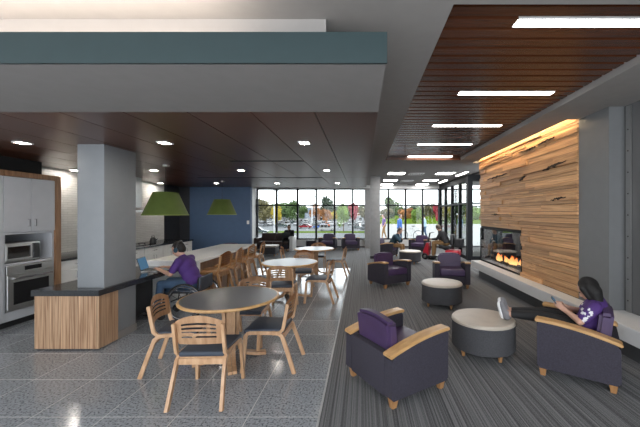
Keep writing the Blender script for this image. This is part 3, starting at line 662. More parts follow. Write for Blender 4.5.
def round_table(x, y, label, top):
    t = thing('round_table', label, 'table', (x, y, 0), R(25), 'round dining tables')
    bm = bmesh.new(); lathe(bm, [(0, .712), (.530, .712), (.530, .741), (0, .741)], 56); obj('table_top', bm, top, t)
    bm = bmesh.new(); lathe(bm, [(.530, .712), (.545, .710), (.556, .718), (.558, .727), (.554, .737), (.542, .742), (.530, .7415)], 56, closed=True); obj('wood_edge', bm, 'cap', t)
    for k in range(4):
        a = k * math.pi / 2; ca, sa = math.cos(a), math.sin(a)
        for q in (-1, 1):
            bm = bmesh.new(); o = .024 * q
            pr = [(.30, .705), (.16, .69), (.09, .64), (.075, .5), (.075, .26), (.095, .14), (.16, .065), (.28, .03), (.40, .018)]
            strap(bm, [(ca * r_ - sa * o, sa * r_ + ca * o, z_) for r_, z_ in pr], (-sa, ca, 0), .044, .034); obj('pedestal_leg', bm, 'oak', t)
    bm = bmesh.new(); lathe(bm, [(0, .10), (.062, .10), (.062, .69), (0, .69)], 16); obj('core_post', bm, 'oak', t)
    return t
round_table(-1.55, 3.75, 'round dark grey table with wood edge near the striped counter end', 'lam')
round_table(-1.46, 6.45, 'round table with pale shine standing between the other two round tables', 'lam')
round_table(-1.34, 8.95, 'round table at the end of the row towards the windows', 'lam')
g = 'slatted wooden chairs around the round tables'
ct = 'at the table by the striped counter'
chair(-1.47, 3.10, 2, 'wooden chair %s, back to the open floor' % ct, g)
chair(-2.02, 3.60, -80, 'wooden chair %s, on the counter side' % ct, g)
chair(-1.06, 3.66, 88, 'wooden chair %s, on the carpet side' % ct, g)
chair(-1.53, 4.30, 180, 'wooden chair %s, facing the open floor' % ct, g)
ct = 'at the middle round table'
chair(-1.44, 5.78, 3, 'wooden chair %s, back to the table by the counter' % ct, g)
chair(-1.98, 6.30, -75, 'wooden chair %s, on the island side' % ct, g)
chair(-.85, 6.30, 84, 'wooden chair %s, on the carpet side' % ct, g)
chair(-1.34, 7.12, 184, 'wooden chair %s, on the window side' % ct, g)
ct = 'at the round table closest to the windows'
chair(-1.42, 8.25, -4, 'wooden chair %s, on the middle-table side' % ct, g)
chair(-1.98, 8.9, -85, 'wooden chair %s, on the blue-wall side' % ct, g)
chair(-.72, 8.82, 84, 'wooden chair %s, on the carpet side' % ct, g)
chair(-1.36, 9.68, 180, 'wooden chair %s, on the window side' % ct, g)
st0 = make_chair('counter_stool', 'x', .64, 'oakdk', True, 'oakdk')
for k, (yy, lb) in enumerate(((6.08, 'closest to the wheelchair user'), (6.72, 'second from the wheelchair user'), (7.5, 'third from the wheelchair user'), (8.28, 'last in the row towards the blue wall'))):
    o = st0 if k == 0 else copy_tree(st0); place(o, (-2.84, yy, 0), R(90 + (-4, 5, -2, 6)[k]), 'tall slat-back wooden stool at the white island, ' + lb, 'wooden stools along the island')

# lounge armchair ---------------------------------------------------------------
def arm_z(y): t_ = (y + .36) / .72; return .49 + .115 * (1 - (1 - t_) ** 2)
def make_armchair(name, label, seat='purple', body='fabric'):
    t = thing(name, label, 'armchair')
    ysamp = [-.36 + .72 * i / 12 for i in range(13)]
    for s in (-1, 1):
        a, b = sorted((s * .285, s * .395))
        bm = bmesh.new(); vv = prism(bm, [(-.355, .09), (.345, .09)] + [(y * .97, arm_z(y) - .03) for y in ysamp[::-1]], a, b, 'x')
        bmesh.ops.bevel(bm, geom=[e for e in bm.edges if abs(e.verts[0].co.x - e.verts[1].co.x) > .05 and e.calc_face_angle(0) > .6], offset=.02, segments=3, affect='EDGES'); obj('arm', bm, body, t)
        bm = bmesh.new(); a, b = sorted((s * .278, s * .405))
        prism(bm, [(y * 1.02, arm_z(y) - .032) for y in ysamp] + [(y * 1.02, arm_z(y)) for y in ysamp[::-1]], a, b, 'x')
        bmesh.ops.bevel(bm, geom=[e for e in bm.edges if e.calc_face_angle(0) > .9], offset=.008, segments=2, affect='EDGES'); obj('arm_cap', bm, 'cap', t)
    bm = bmesh.new(); rbox(bm, -.284, .284, -.355, -.27, .09, .47, .015); obj('back_panel', bm, body, t)
    bm = bmesh.new(); rbox(bm, -.284, .284, .25, .325, .09, .30, .01); obj('front_rail', bm, body, t)
    bm = bmesh.new(); vv = rbox(bm, -.278, .278, -.17, .345, .28, .43, .035, 4)
    for v in vv:
        if v.co.z > .40: v.co.z += .015 * (1 - (v.co.x / .28) ** 2)
    obj('seat_cushion', bm, seat, t)
    bm = bmesh.new(); box(bm, -.27, .27, -.06, .06, 0, .40); bmesh.ops.subdivide_edges(bm, edges=[e for e in bm.edges if abs(e.verts[0].co.x - e.verts[1].co.x) > .3], cuts=8)
    bmesh.ops.bevel(bm, geom=[e for e in bm.edges if e.calc_face_angle(0) > .9], offset=.03, segments=4, affect='EDGES')
    for v in bm.verts:
        z = v.co.z; v.co.z = .32 + z + (.035 * (1 - (v.co.x / .27) ** 2) if z > .2 else 0); v.co.y += -.215 - .12 * (z - .1)
    obj('back_cushion', bm, seat, t)
    for sx in (-1, 1):
        for sy in (-1, 1):
            bm = bmesh.new(); rr_ = []
            for (h, q) in ((0, .022), (.092, .036)): rr_.append([bm.verts.new((sx * .335 + a * q, sy * .295 + b * q, h)) for a, b in ((-1, -1), (1, -1), (1, 1), (-1, 1))])
            bm.faces.new(rr_[0]); bm.faces.new(rr_[1])
            for k in range(4): bm.faces.new((rr_[0][k], rr_[0][(k + 1) % 4], rr_[1][(k + 1) % 4], rr_[1][k]))
            obj('foot', bm, 'oakdk', t, False)
    return t
ac = make_armchair('lounge_armchair', 'x')
g = 'purple lounge armchairs on the carpet'
W4 = (2.37, 3.50, R(54.6))
spec = [((.34, 3.26), -57, 'empty purple armchair with wood arm caps, back turned to the tiled floor'),
        ((W4[0], W4[1]), 54.6, 'purple armchair with wood arm caps, occupied by the person with a phone'),
        ((.66, 7.72), -148, 'empty dark purple armchair in front of the square column near the windows'),
        ((2.12, 7.62), 172, 'empty dark purple armchair beside the fireplace end of the hearth bench'),
        ((.98, 12.55), -112, 'dark armchair with the person in the navy sweater sitting in it'),
        ((2.55, 14.0), 150, 'plum-seated armchair behind the red mobility scooter'),
        ((-1.62, 15.15), 176, 'dark armchair under the windows, beside the low black cabinet'),
        ((-.55, 15.1), 190, 'dark armchair under the windows, beside the grey pilaster'),
        ((-4.35, 10.25), 180, 'purple armchair in front of the blue wall, behind the white island')]
acs = []
for i, (p, a, lb) in enumerate(spec):
    o = ac if i == 0 else copy_tree(ac); place(o, (p[0], p[1], 0), R(a), lb, g); acs.append(o)
# ottomans
def make_ottoman(label, x, y):
    t = thing('round_ottoman', label, 'ottoman', (x, y, 0), R(20), 'round ottomans in the lounge')
    bm = bmesh.new(); lathe(bm, [(0, .09), (.36, .09), (.372, .10), (.368, .39), (0, .39)], 48); obj('base', bm, 'otto', t)
    bm = bmesh.new(); lathe(bm, [(0, .388), (.370, .388), (.374, .40), (.372, .42), (.358, .436), (.30, .443), (0, .447)], 48); tp = obj('top_cushion', bm, 'tan', t)
    bm = bmesh.new(); tube(bm, [(.373 * math.cos(k * math.pi / 24), .373 * math.sin(k * math.pi / 24), .393) for k in range(48)], .006, 6, closed=True); obj('piping', bm, 'otto', tp)
    for k in range(4):
        a = k * math.pi / 2; bm = bmesh.new(); lathe(bm, [(0, 0), (.018, 0), (.03, .092), (0, .092)], 10, (.29 * math.cos(a), .29 * math.sin(a))); obj('foot', bm, 'oakdk', t)
    return t
make_ottoman('round tan-topped ottoman under the feet of the person with a phone', 1.50, 3.95)
make_ottoman('round tan-topped ottoman between the two empty armchairs that face the open floor', 1.50, 5.98)
make_ottoman('round tan-topped ottoman in front of the person in the navy sweater', 1.66, 11.0)
# sofa, bench and cabinet by the window
t = thing('sofa', 'brown vinyl sofa with pale end panel under the windows', 'sofa', (-4.15, 14.9, 0), math.pi)
bm = bmesh.new(); rbox(bm, -.80, .62, -.30, .42, .10, .30, .02); obj('base', bm, 'fabric', t)
for k in range(2): bm = bmesh.new(); rbox(bm, -.78 + k * .70, -.09 + k * .70, -.20, .42, .30, .44, .04, 3); obj('seat_cushion', bm, 'brown', t)
for k in range(2): bm = bmesh.new(); rbox(bm, -.78 + k * .70, -.09 + k * .70, -.36, -.18, .36, .80, .04, 3); obj('back_cushion', bm, 'brown', t)
bm = bmesh.new(); rbox(bm, -1.00, -.80, -.38, .44, .0, .66, .03); obj('arm', bm, 'ledge', t)
bm = bmesh.new(); rbox(bm, .62, .78, -.38, .44, .08, .60, .03); obj('arm', bm, 'brown', t)
for sx in (-.7, .65):
    for sy in (-.3, .36): bm = bmesh.new(); box(bm, sx - .03, sx + .03, sy - .03, sy + .03, 0, .1); obj('foot', bm, 'oakdk', t, False)
t = thing('upholstered_bench', 'low dark bench with pale seat beside the brown sofa', 'bench', (-3.7, 13.0, 0))
bm = bmesh.new(); rbox(bm, -.36, .24, -.28, .28, .08, .36, .02); obj('base', bm, 'otto', t); bm = bmesh.new(); rbox(bm, -.37, .25, -.29, .29, .36, .43, .02, 3); obj('seat_cushion', bm, 'tan', t)
for sx in (-.3, .18):
    for sy in (-.22, .22): bm = bmesh.new(); box(bm, sx - .02, sx + .02, sy - .02, sy + .02, 0, .085); obj('foot', bm, 'oakdk', t, False)
t = thing('low_cabinet', 'low black cabinet against the window wall', 'cabinet', (px(311.5, 15.9), 15.9, 0))
bm = bmesh.new(); rbox(bm, -.24, .24, -.18, .18, .03, .40, .01); obj('body', bm, 'plastic', t); bm = bmesh.new(); box(bm, -.22, .22, -.195, -.18, .06, .37); obj('front_grille', bm, 'fabric', t, False); bm = bmesh.new(); box(bm, -.2, .2, -.14, .14, 0, .03); obj('plinth', bm, 'black', t, False)

# ================================================================== PEOPLE
def remesh(name, bm, mat, parent, voxel, smooth_it=6):
    me = bpy.data.meshes.new(name + '_raw'); bmesh.ops.recalc_face_normals(bm, faces=bm.faces[:]); bm.to_mesh(me); bm.free()
    o = bpy.data.objects.new(name, me); COL.objects.link(o)
    md = o.modifiers.new('r', 'REMESH'); md.mode = 'VOXEL'; md.voxel_size = voxel
    m2 = o.modifiers.new('s', 'SMOOTH'); m2.factor = .5; m2.iterations = smooth_it
    bpy.context.view_layer.update()
    ev = o.evaluated_get(bpy.context.evaluated_depsgraph_get()); m = bpy.data.meshes.new_from_object(ev)
    o.modifiers.clear(); o.data = m; bpy.data.meshes.remove(me)
    for p in m.polygons: p.use_smooth = True
    m.materials.clear(); m.materials.append(MT[mat]); o.parent = parent; return o
V = Vector
def hand(bm, wr, d, nrm, thumb, curl=.5, k=1.0):
    """wr wrist, d pointing direction, nrm = back-of-hand normal, thumb = direction of the thumb side"""
    wr, d, nrm, thumb = V(wr), V(d).normalized(), V(nrm).normalized(), V(thumb).normalized()
    pe = wr + d * .085 * k
    for s in (-.024, -.008, .008, .024): cap(bm, wr + thumb * s * .7 * k, pe + thumb * s * k, .017 * k, .013 * k, 8)
    for s, L in ((.028, .070), (.010, .080), (-.009, .074), (-.027, .058)):
        p0 = pe + thumb * s * k; a = p0 + (d * math.cos(curl * .6) - nrm * math.sin(curl * .6)) * L * .5 * k; b = a + (d * math.cos(curl * 1.6) - nrm * math.sin(curl * 1.6)) * L * .5 * k
        cap(bm, p0, a, .0095 * k, .0085 * k, 8); cap(bm, a, b, .0085 * k, .007 * k, 8)
    p0 = wr + d * .03 * k + thumb * .022 * k; a = p0 + (d * .6 + thumb * .75 - nrm * .2) * .042 * k; b = a + (d * .9 + thumb * .1 - nrm * .35) * .036 * k
    cap(bm, p0, a, .013 * k, .011 * k, 8); cap(bm, a, b, .011 * k, .008 * k, 8)
def person(label, J, loc, rz, top, legs, hair, skin='skin', long_hair=False, sleeve='short', shoe='plastic', voxel=.013, face=None, torso=1.0, hands=None, bare_ankle=False):
    t = thing('person', label, 'person', loc, rz)
    J = {k: V(v) for k, v in J.items()}
    f = V(face or (0, 1, 0)).normalized(); hd = J['head']; up = (hd - J['neck']).normalized(); f = (f - up * f.dot(up) * .6).normalized(); sd = f.cross(up).normalized()
    q = Matrix((sd, f, up)).transposed().to_quaternion()
    def H(x, y, z): return hd + sd * x + f * y + up * z
    bm = bmesh.new(); T = torso
    ell(bm, hd + up * .02, (.075, .094, .105), 16, 12, q); ell(bm, H(0, .03, -.055), (.055, .062, .055), 14, 8, q)
    cap(bm, H(0, .088, .012), H(0, .106, -.022), .009, .014, 8); cap(bm, H(-.03, .075, .035), H(.03, .075, .035), .012, .012, 8); cap(bm, H(-.02, .088, -.055), H(.02, .088, -.055), .008, .008, 8)
    for s in (-1, 1): ell(bm, H(s * .076, -.005, .0), (.012, .02, .03), 8, 6, q)
    cap(bm, J['neck'], hd - up * .05 - f * .01, .055, .05)
    spine = lambda a: J['pelvis'].lerp(J['chest'], a)
    def trunk(b, k):
        ell(b, J['pelvis'], (.165 * T * k, .125 * T * k, .12 * k)); ell(b, spine(.45), (.150 * T * k, .115 * T * k, .15 * k)); ell(b, spine(.95), (.165 * T * k, .115 * T * k, .16 * k))
        cap(b, J['shL'], J['shR'], .062 * k, .062 * k); cap(b, spine(1.0), J['neck'], .09 * k, .056 * k)
    trunk(bm, .97)
    for s in 'LR':
        cap(bm, J['sh' + s], J['el' + s], .052, .040); cap(bm, J['el' + s], J['wr' + s], .039, .026)
        d = (J['wr' + s] - J['el' + s]); hn = (hands or {}).get(s, ((0, 0, 1), None)); th = V(hn[1]) if hn[1] else (V((1, 0, 0)) if s == 'L' else V((-1, 0, 0)))
        hand(bm, J['wr' + s], hn[2] if len(hn) > 2 else d, hn[0], th, .55)
        cap(bm, J['hip' + s], J['kn' + s], .082, .056); cap(bm, J['kn' + s], J['an' + s], .054, .036); cap(bm, J['an' + s], J['to' + s], .036, .030)
    remesh('body', bm, skin, t, min(voxel, .010), 4)
    bm = bmesh.new(); trunk(bm, 1.08)
    for s in 'LR':
        e = J['sh' + s].lerp(J['el' + s], .72 if sleeve == 'short' else 1); cap(bm, J['sh' + s], e, .068, .058 if sleeve == 'short' else .052)
        if sleeve == 'long': cap(bm, J['el' + s], J['el' + s].lerp(J['wr' + s], .93), .052, .038)
    sh = remesh('shirt' if sleeve == 'short' else 'jacket', bm, top, t, voxel)
    bm = bmesh.new(); ell(bm, J['pelvis'] - V((0, 0, .02)), (.175 * T, .138 * T, .115))
    for s in 'LR':
        e = J['kn' + s].lerp(J['an' + s], .82 if bare_ankle else .97); cap(bm, J['hip' + s], J['kn' + s], .094, .066); cap(bm, J['kn' + s], e, .065, .045)
    remesh('trousers', bm, legs, t, voxel)
    for s in 'LR':
        a, b = J['an' + s], J['to' + s]; d = (b - a).normalized(); leg = (J['kn' + s] - J['an' + s]).normalized(); hl = a - d * .04 - leg * .035
        bm = bmesh.new(); cap(bm, hl, b, .042, .038); cap(bm, hl + leg * .02, a + leg * .005, .042, .044); cap(bm, a - leg * .01, b + leg * .005, .04, .034); so = remesh('shoe', bm, shoe, t, voxel)
        bm = bmesh.new(); cap(bm, hl - leg * .033, b - leg * .028, .034, .032); remesh('sole', bm, 'sole' if shoe == 'shoe' else 'rubber', so, voxel)
    # hair
    bm = bmesh.new()
    ell(bm, H(0, -.018, .035), (.088, .100, .105), 16, 12, q)
    if long_hair:
        for s in (-1, 0, 1):
            p_ = H(s * .058, -.035, -.04); cap(bm, H(s * .05, -.025, .03), p_, .062, .068); cap(bm, p_, p_ + V((0, -.035, -.15)), .068, .050)
        cap(bm, H(-.066, .035, .05), H(-.075, .035, -.06), .035, .030); cap(bm, H(.066, .035, .05), H(.075, .035, -.06), .035, .030)
    else: ell(bm, H(0, -.045, -.01), (.080, .072, .075), 14, 10, q)
    hr = remesh('hair', bm, hair, t, voxel * .8)
    if not long_hair:  # keep the face clear
        me = hr.data; bmx = bmesh.new(); bmx.from_mesh(me)
        dl_ = [v for v in bmx.verts if (v.co - hd).dot(f) > .035 and (v.co - hd).dot(up) < .065]
        bmesh.ops.delete(bmx, geom=dl_, context='VERTS'); bmx.to_mesh(me); bmx.free()
    bm = bmesh.new()
    for s in (-1, 1): ell(bm, H(s * .03, .088, .018), (.011, .007, .006), 8, 6, q)
    obj('eyes', bm, 'eye', t); bm = bmesh.new(); ell(bm, H(0, .097, -.05), (.02, .005, .006), 8, 6, q); obj('mouth', bm, 'lip', t)
    return t, sh
# person with a phone, feet on the ottoman (armchair frame: +Y forward, -X her left)
J = dict(pelvis=(0, -.07, .51), chest=(0, -.17, .70), neck=(0, -.165, .805), head=(0, -.105, .895), shL=(-.165, -.155, .745), shR=(.165, -.155, .745),
         elL=(-.215, -.03, .595), wrL=(-.10, .105, .660), elR=(.215, -.03, .595), wrR=(.05, .10, .660),
         hipL=(-.085, -.02, .49), hipR=(.085, -.02, .49), knL=(-.10, .345, .545), knR=(.05, .345, .555), anL=(-.125, .69, .525), anR=(-.005, .715, .53), toL=(-.150, .745, .640), toR=(.005, .770, .650))
wp, wsh = person('person with long black hair and purple T-shirt holding a phone, feet on ottoman', J, (W4[0], W4[1], 0), W4[2], 'shirtp', 'legging', 'hair', 'skin', True, 'short', 'shoe', .012, (0, .8, -.55), .92,
             dict(L=((-.7, .1, .7), (.55, 0, .8), (.35, .85, .45)), R=((.7, .1, .7), (-.55, 0, .8), (-.35, .85, .45))), True)
me = wsh.data; bm = bmesh.new(); rr = random.Random(4); cells = {}
for p in me.polygons:   # white print on the upper sleeve and shoulder, lifted off the cloth
    c_, n_ = p.center, p.normal
    if n_.x < -.25 and n_.y > -.35 and -.14 < c_.y < .03 and .60 < c_.z < .76:
        key = (int(c_.z / .022), int((c_.y + c_.z * .4) / .02))
        if key not in cells: cells[key] = rr.random()
        if cells[key] < .30: bm.faces.new([bm.verts.new(me.vertices[v].co + me.vertices[v].normal * .003) for v in p.vertices])
obj('sleeve_print', bm, 'print', wsh)['kind'] = 'stuff'
ph = thing('smartphone', 'black smartphone held up in both hands', 'phone', (W4[0], W4[1], 0), W4[2])
PM = Matrix.Translation((-.03, .20, .715)) @ Matrix.Rotation(R(-38), 4, 'X')
t_ = bmesh.new(); rbox(t_, -.036, .036, -.005, .005, -.075, .075, .004); bm = bmesh.new(); merge(bm, t_, PM); obj('case', bm, 'plastic', ph)
t_ = bmesh.new(); box(t_, -.032, .032, -.0062, -.0048, -.068, .068); bm = bmesh.new(); merge(bm, t_, PM); obj('screen', bm, 'screen', ph, False)
# wheelchair user at the counter: local +Y faces the counter (world -X)
WC = (-2.88, 5.34, 0); WR = R(90)
J = dict(pelvis=(0, -.06, .58), chest=(0, .06, .84), neck=(0, .14, 1.00), head=(0, .20, 1.115), shL=(-.185, .09, .945), shR=(.185, .09, .945),
         elL=(-.235, .20, .74), wrL=(-.12, .45, .80), elR=(.235, .20, .74), wrR=(.12, .45, .80),
         hipL=(-.09, -.02, .55), hipR=(.09, -.02, .55), knL=(-.12, .42, .56), knR=(.12, .42, .56), anL=(-.11, .50, .17), anR=(.11, .50, .17), toL=(-.12, .63, .13), toR=(.12, .63, .13))
person('person in a purple T-shirt and headphones typing on a laptop from a wheelchair', J, WC, WR, 'shirtp', 'jeans', 'hair', 'skin', False, 'short', 'plastic', .014, (-.15, .9, -.45), 1.05)
hp = thing('headphones', 'dark blue headphones worn by the person in the wheelchair', 'headphones', WC, WR)
bm = bmesh.new(); tube(bm, [(.095 * math.sin(a), .19 - .02 * math.cos(a), 1.13 + .135 * math.cos(a)) for a in [R(-95 + 19 * k) for k in range(11)]], .010, 8); obj('headband', bm, 'plastic', hp)
for s in (-1, 1): bm = bmesh.new(); ell(bm, (s * .096, .195, 1.112), (.020, .038, .042), 12, 8); obj('ear_cup', bm, 'navyknit', hp)
wc = thing('wheelchair', 'dark manual wheelchair with spoked wheels pulled up to the black counter', 'wheelchair', WC, WR)
for s in (-1, 1):
    c = V((s * .30, -.06, .305))
    def circ(r, x=0): return [(c.x + x, c.y + r * math.cos(k * math.pi / 16), c.z + r * math.sin(k * math.pi / 16)) for k in range(32)]
    bm = bmesh.new(); tube(bm, circ(.292), .0125, 8, closed=True); w_ = obj('wheel_tyre', bm, 'rubber', wc)
    bm = bmesh.new(); tube(bm, circ(.275), .008, 6, closed=True); obj('rim', bm, 'chrome', w_)
    bm = bmesh.new(); tube(bm, circ(.255, s * .035), .008, 6, closed=True); obj('hand_rim', bm, 'chrome', w_)
    bm = bmesh.new()
    for k in range(12): a = k * math.pi / 6; tube(bm, [(c.x, c.y, c.z), (c.x, c.y + .272 * math.cos(a), c.z + .272 * math.sin(a))], .0035, 5)
    obj('spokes', bm, 'chrome', w_); bm = bmesh.new(); ell(bm, c, (.035, .03, .03), 12, 8); obj('hub', bm, 'plastic', w_)
    bm = bmesh.new(); cc = V((s * .22, .36, .07)); tube(bm, [(cc.x, cc.y + .058 * math.cos(k * math.pi / 8), cc.z + .058 * math.sin(k * math.pi / 8)) for k in range(16)], .012, 6, closed=True); ell(bm, cc, (.012, .05, .05), 10, 6); obj('caster', bm, 'rubber', wc)
    bm = bmesh.new(); tube(bm, [(s * .22, .36, .07), (s * .22, .34, .16), (s * .22, .30, .44), (s * .22, -.22, .44), (s * .22, -.25, .68)], .012, 8); tube(bm, [(s * .22, -.06, .305), (s * .22, -.06, .44)], .012, 8); tube(bm, [(s * .22, -.06, .305), (s * .30, -.06, .305)], .012, 8); tube(bm, [(s * .22, .30, .44), (s * .16, .44, .3), (s * .14, .52, .10)], .011, 8); obj('side_frame', bm, 'plastic', wc)
    bm = bmesh.new(); rbox(bm, s * .14 - .07, s * .14 + .07, .46, .66, .065, .085, .006); obj('footplate', bm, 'plastic', wc)
bm = bmesh.new(); tube(bm, [(-.22, -.1, .40), (.22, .2, .30)], .011, 6); tube(bm, [(.22, -.1, .40), (-.22, .2, .30)], .011, 6); obj('cross_brace', bm, 'plastic', wc)
bm = bmesh.new(); rbox(bm, -.215, .215, -.22, .24, .43, .475, .02, 3); obj('seat_cushion', bm, 'pad', wc)
bm = bmesh.new(); rbox(bm, -.215, .215, -.275, -.24, .48, .69, .016, 3); obj('backrest', bm, 'pad', wc)
lp = thing('laptop', 'open laptop on the black counter in front of the wheelchair user', 'laptop', (-3.53, 5.36, .76), WR + R(13))
bm = bmesh.new(); rbox(bm, -.16, .16, -.11, .11, 0, .016, .004); b_ = obj('keyboard_base', bm, 'steel', lp); bm = bmesh.new(); box(bm, -.13, .13, -.03, .09, .0158, .0175)
obj('keys', bm, 'plastic', b_, False)
LM = Matrix.Translation((0, .11, .016)) @ Matrix.Rotation(R(-18), 4, 'X')
t_ = bmesh.new(); rbox(t_, -.16, .16, -.004, .004, 0, .22, .003); bm = bmesh.new(); merge(bm, t_, LM); l_ = obj('lid', bm, 'plastic', lp)
t_ = bmesh.new(); box(t_, -.148, .148, -.0056, -.0042, .015, .208); bm = bmesh.new(); merge(bm, t_, LM); obj('screen', bm, 'screen', l_, False)
# person in navy sweater (armchair at 1.12,12.6 facing +X)
def seated(lean=.1, z=.0, fwd=0, arms='lap'):
    J = dict(pelvis=(0, -.02, .54 + z), chest=(0, .0 + lean, .80 + z), neck=(0, .05 + lean * 1.3, .95 + z), head=(0, .10 + lean * 1.5, 1.065 + z), shL=(-.18, .02 + lean * 1.1, .885 + z), shR=(.18, .02 + lean * 1.1, .885 + z),
             hipL=(-.09, .02, .52 + z), hipR=(.09, .02, .52 + z), knL=(-.14, .43, .52 + z), knR=(.14, .43, .52 + z), anL=(-.13, .46, .09), anR=(.13, .46, .09), toL=(-.14, .60, .05), toR=(.14, .60, .05),
             elL=(-.22, .16 + lean, .66 + z), wrL=(-.08, .38 + lean, .64 + z), elR=(.22, .16 + lean, .66 + z), wrR=(.08, .38 + lean, .64 + z))
    return J
J = seated(.15, -.04); J['wrL'] = V((-.02, .42, .72)); J['elL'] = V((-.18, .34, .62)); J['wrR'] = V((.06, .30, .93)); J['elR'] = V((.17, .38, .64))
person('person in a navy sweater and tan trousers leaning forward in an armchair', J, (1.16, 12.47, 0), R(-112), 'navyknit', 'khaki', 'hairbr', 'skin2', False, 'long', 'plastic', .02, (.3, 1, -.2))
person('person in a black jacket riding a red mobility scooter', seated(.12, .12), (3.10, 11.75, 0), R(62), 'blackcloth', 'khaki', 'hairgr', 'skin', False, 'long', 'plastic', .02, (.4, .8, -.2), 1.2)
sc = thing('mobility_scooter', 'red and black mobility scooter beside the far round ottoman', 'scooter', (3.10, 11.75, 0), R(62))
bm = bmesh.new(); rbox(bm, -.24, .24, -.42, .70, .10, .16, .02); obj('deck', bm, 'plastic', sc)
bm = bmesh.new(); rbox(bm, -.27, .27, -.50, -.02, .16, .40, .06, 3); obj('rear_cowl', bm, 'red', sc)
bm = bmesh.new(); prism(bm, [(.62, .12), (.80, .12), (.82, .30), (.70, .62), (.62, .62)], -.15, .15, 'x'); obj('front_cowl', bm, 'red', sc, False)
bm = bmesh.new(); tube(bm, [(0, .68, .6), (0, .60, .98)], .03, 8); tube(bm, [(-.25, .53, 1.0), (-.05, .60, .98), (.05, .60, .98), (.25, .53, 1.0)], .015, 8); obj('tiller', bm, 'plastic', sc)
bm = bmesh.new(); rbox(bm, -.24, .24, -.25, .22, .44, .54, .04, 3); obj('seat', bm, 'plastic', sc)
bm = bmesh.new(); rbox(bm, -.23, .23, -.30, -.20, .56, .96, .04, 3); obj('backrest', bm, 'plastic', sc)
bm = bmesh.new(); tube(bm, [(0, -.05, .38), (0, -.05, .46)], .05, 8); obj('seat_post', bm, 'plastic', sc)
bm = bmesh.new(); rbox(bm, -.22, .22, -.62, -.34, .50, .80, .05, 3); obj('rear_bag', bm, 'blackcloth', sc)
for sx, sy in ((-.26, -.32), (.26, -.32), (-.19, .74), (.19, .74)):
    bm = bmesh.new(); tube(bm, [(sx, sy + .085 * math.cos(k * math.pi / 10), .12 + .085 * math.sin(k * math.pi / 10)) for k in range(20)], .035, 8, closed=True); w_ = obj('wheel', bm, 'rubber', sc); bm = bmesh.new(); ell(bm, (sx, sy, .12), (.03, .055, .055), 12, 8); obj('hub', bm, 'steel', w_)
# person with laptop on the sofa
J = seated(-.04); J['wrL'] = V((-.08, .30, .66)); J['wrR'] = V((.08, .30, .66))
person('person in dark clothes using a black laptop on the brown sofa', J, (-3.42, 14.95, 0), R(174), 'blackcloth', 'legging', 'hairbr', 'skin2', False, 'long', 'plastic', .022, (0, 1, -.3))
lp = thing('laptop', 'black laptop on the lap of the person on the sofa', 'laptop', (-3.42, 14.95, 0), R(174))
bm = bmesh.new(); rbox(bm, -.17, .17, .24, .46, .615, .632, .004); obj('keyboard_base', bm, 'plastic', lp); bm = bmesh.new(); rbox(bm, -.17, .17, .455, .466, .632, .85, .004); obj('lid', bm, 'plastic', lp)

# ================================================================== OUTSIDE
S('floor', [(-60, 90, YF + .2, 21.0, -.4, -.03), (1.2, 90, 21.0, 53, -.4, -.03)], 'pave', 'pale concrete paving outside the windows', 'paving')
def ground(name, pts, mat, label, cat):
    bm = bmesh.new(); vs_ = [bm.verts.new(p) for p in pts]; f_ = bm.faces.new(vs_); r_ = bmesh.ops.extrude_face_region(bm, geom=[f_])
    for v in r_['geom']:
        if isinstance(v, bmesh.types.BMVert): v.co.z -= .3
    return tag(obj(name, bm, mat, smooth=False), label, cat, kind='structure')
def lot_z(y): return -3.4 + (y - 60) * 1.9 / 160
ground('floor', [(-80, 21, -.05), (1.2, 21, -.05), (1.2, 60, -3.45), (-80, 60, -3.45)], 'pave', 'unseen bank sloping down to the car park, paved for pale ceiling reflections', 'bank')  # out of view; paving replaces grass to keep green out of ceiling reflections
ground('floor', [(-160, 60, lot_z(60)), (4, 60, lot_z(60)), (4, 290, lot_z(290)), (-160, 290, lot_z(290))], 'road', 'pale asphalt car park', 'car park')
ground('floor', [(-60, 80, lot_z(80) + .06), (4, 80, lot_z(80) + .06), (4, 85.5, lot_z(85.5) + .06), (-60, 85.5, lot_z(85.5) + .06)], 'grass', 'green verge along the car park road', 'lawn')
ground('floor', [(3, 53, -.1), (120, 53, -.1), (160, 290, .3), (3, 290, .3)], 'grass', 'green lawn beyond the paving', 'lawn')
# trees
def crown_mesh(seed, n=2200):
    rr = random.Random(seed); bm = bmesh.new()
    lobes = [(V((rr.uniform(-.55, .55), rr.uniform(-.55, .55), rr.uniform(-.5, .6))), rr.uniform(.35, .6)) for _ in range(9)]
    for _ in range(n):
        c_, r_ = rr.choice(lobes); d = V((rr.gauss(0, 1), rr.gauss(0, 1), rr.gauss(0, 1))).normalized(); p = c_ + d * r_ * rr.uniform(.7, 1)
        a = V((rr.gauss(0, 1), rr.gauss(0, 1), rr.gauss(0, 1))).normalized() * .075; b_ = d.cross(a).normalized() * .055
        bm.faces.new([bm.verts.new(p + a), bm.verts.new(p + b_), bm.verts.new(p - a), bm.verts.new(p - b_)])
    me = bpy.data.meshes.new('crown'); bm.to_mesh(me); bm.free(); me.materials.append(MT['leaf_green']); return me
crowns = [crown_mesh(s) for s in (1, 2, 3)]
bm = bmesh.new(); tube(bm, [(0, 0, 0), (.02, 0, .5), (0, .02, 1)], [.05, .035, .02], 7)
tube(bm, [(0, 0, .5), (.2, .05, .8)], [.025, .01], 5); tube(bm, [(0, 0, .55), (-.18, .1, .85)], [.025, .01], 5)
trunk_me = bpy.data.meshes.new('trunk'); bm.to_mesh(trunk_me); bm.free(); trunk_me.materials.append(MT['bark2'])
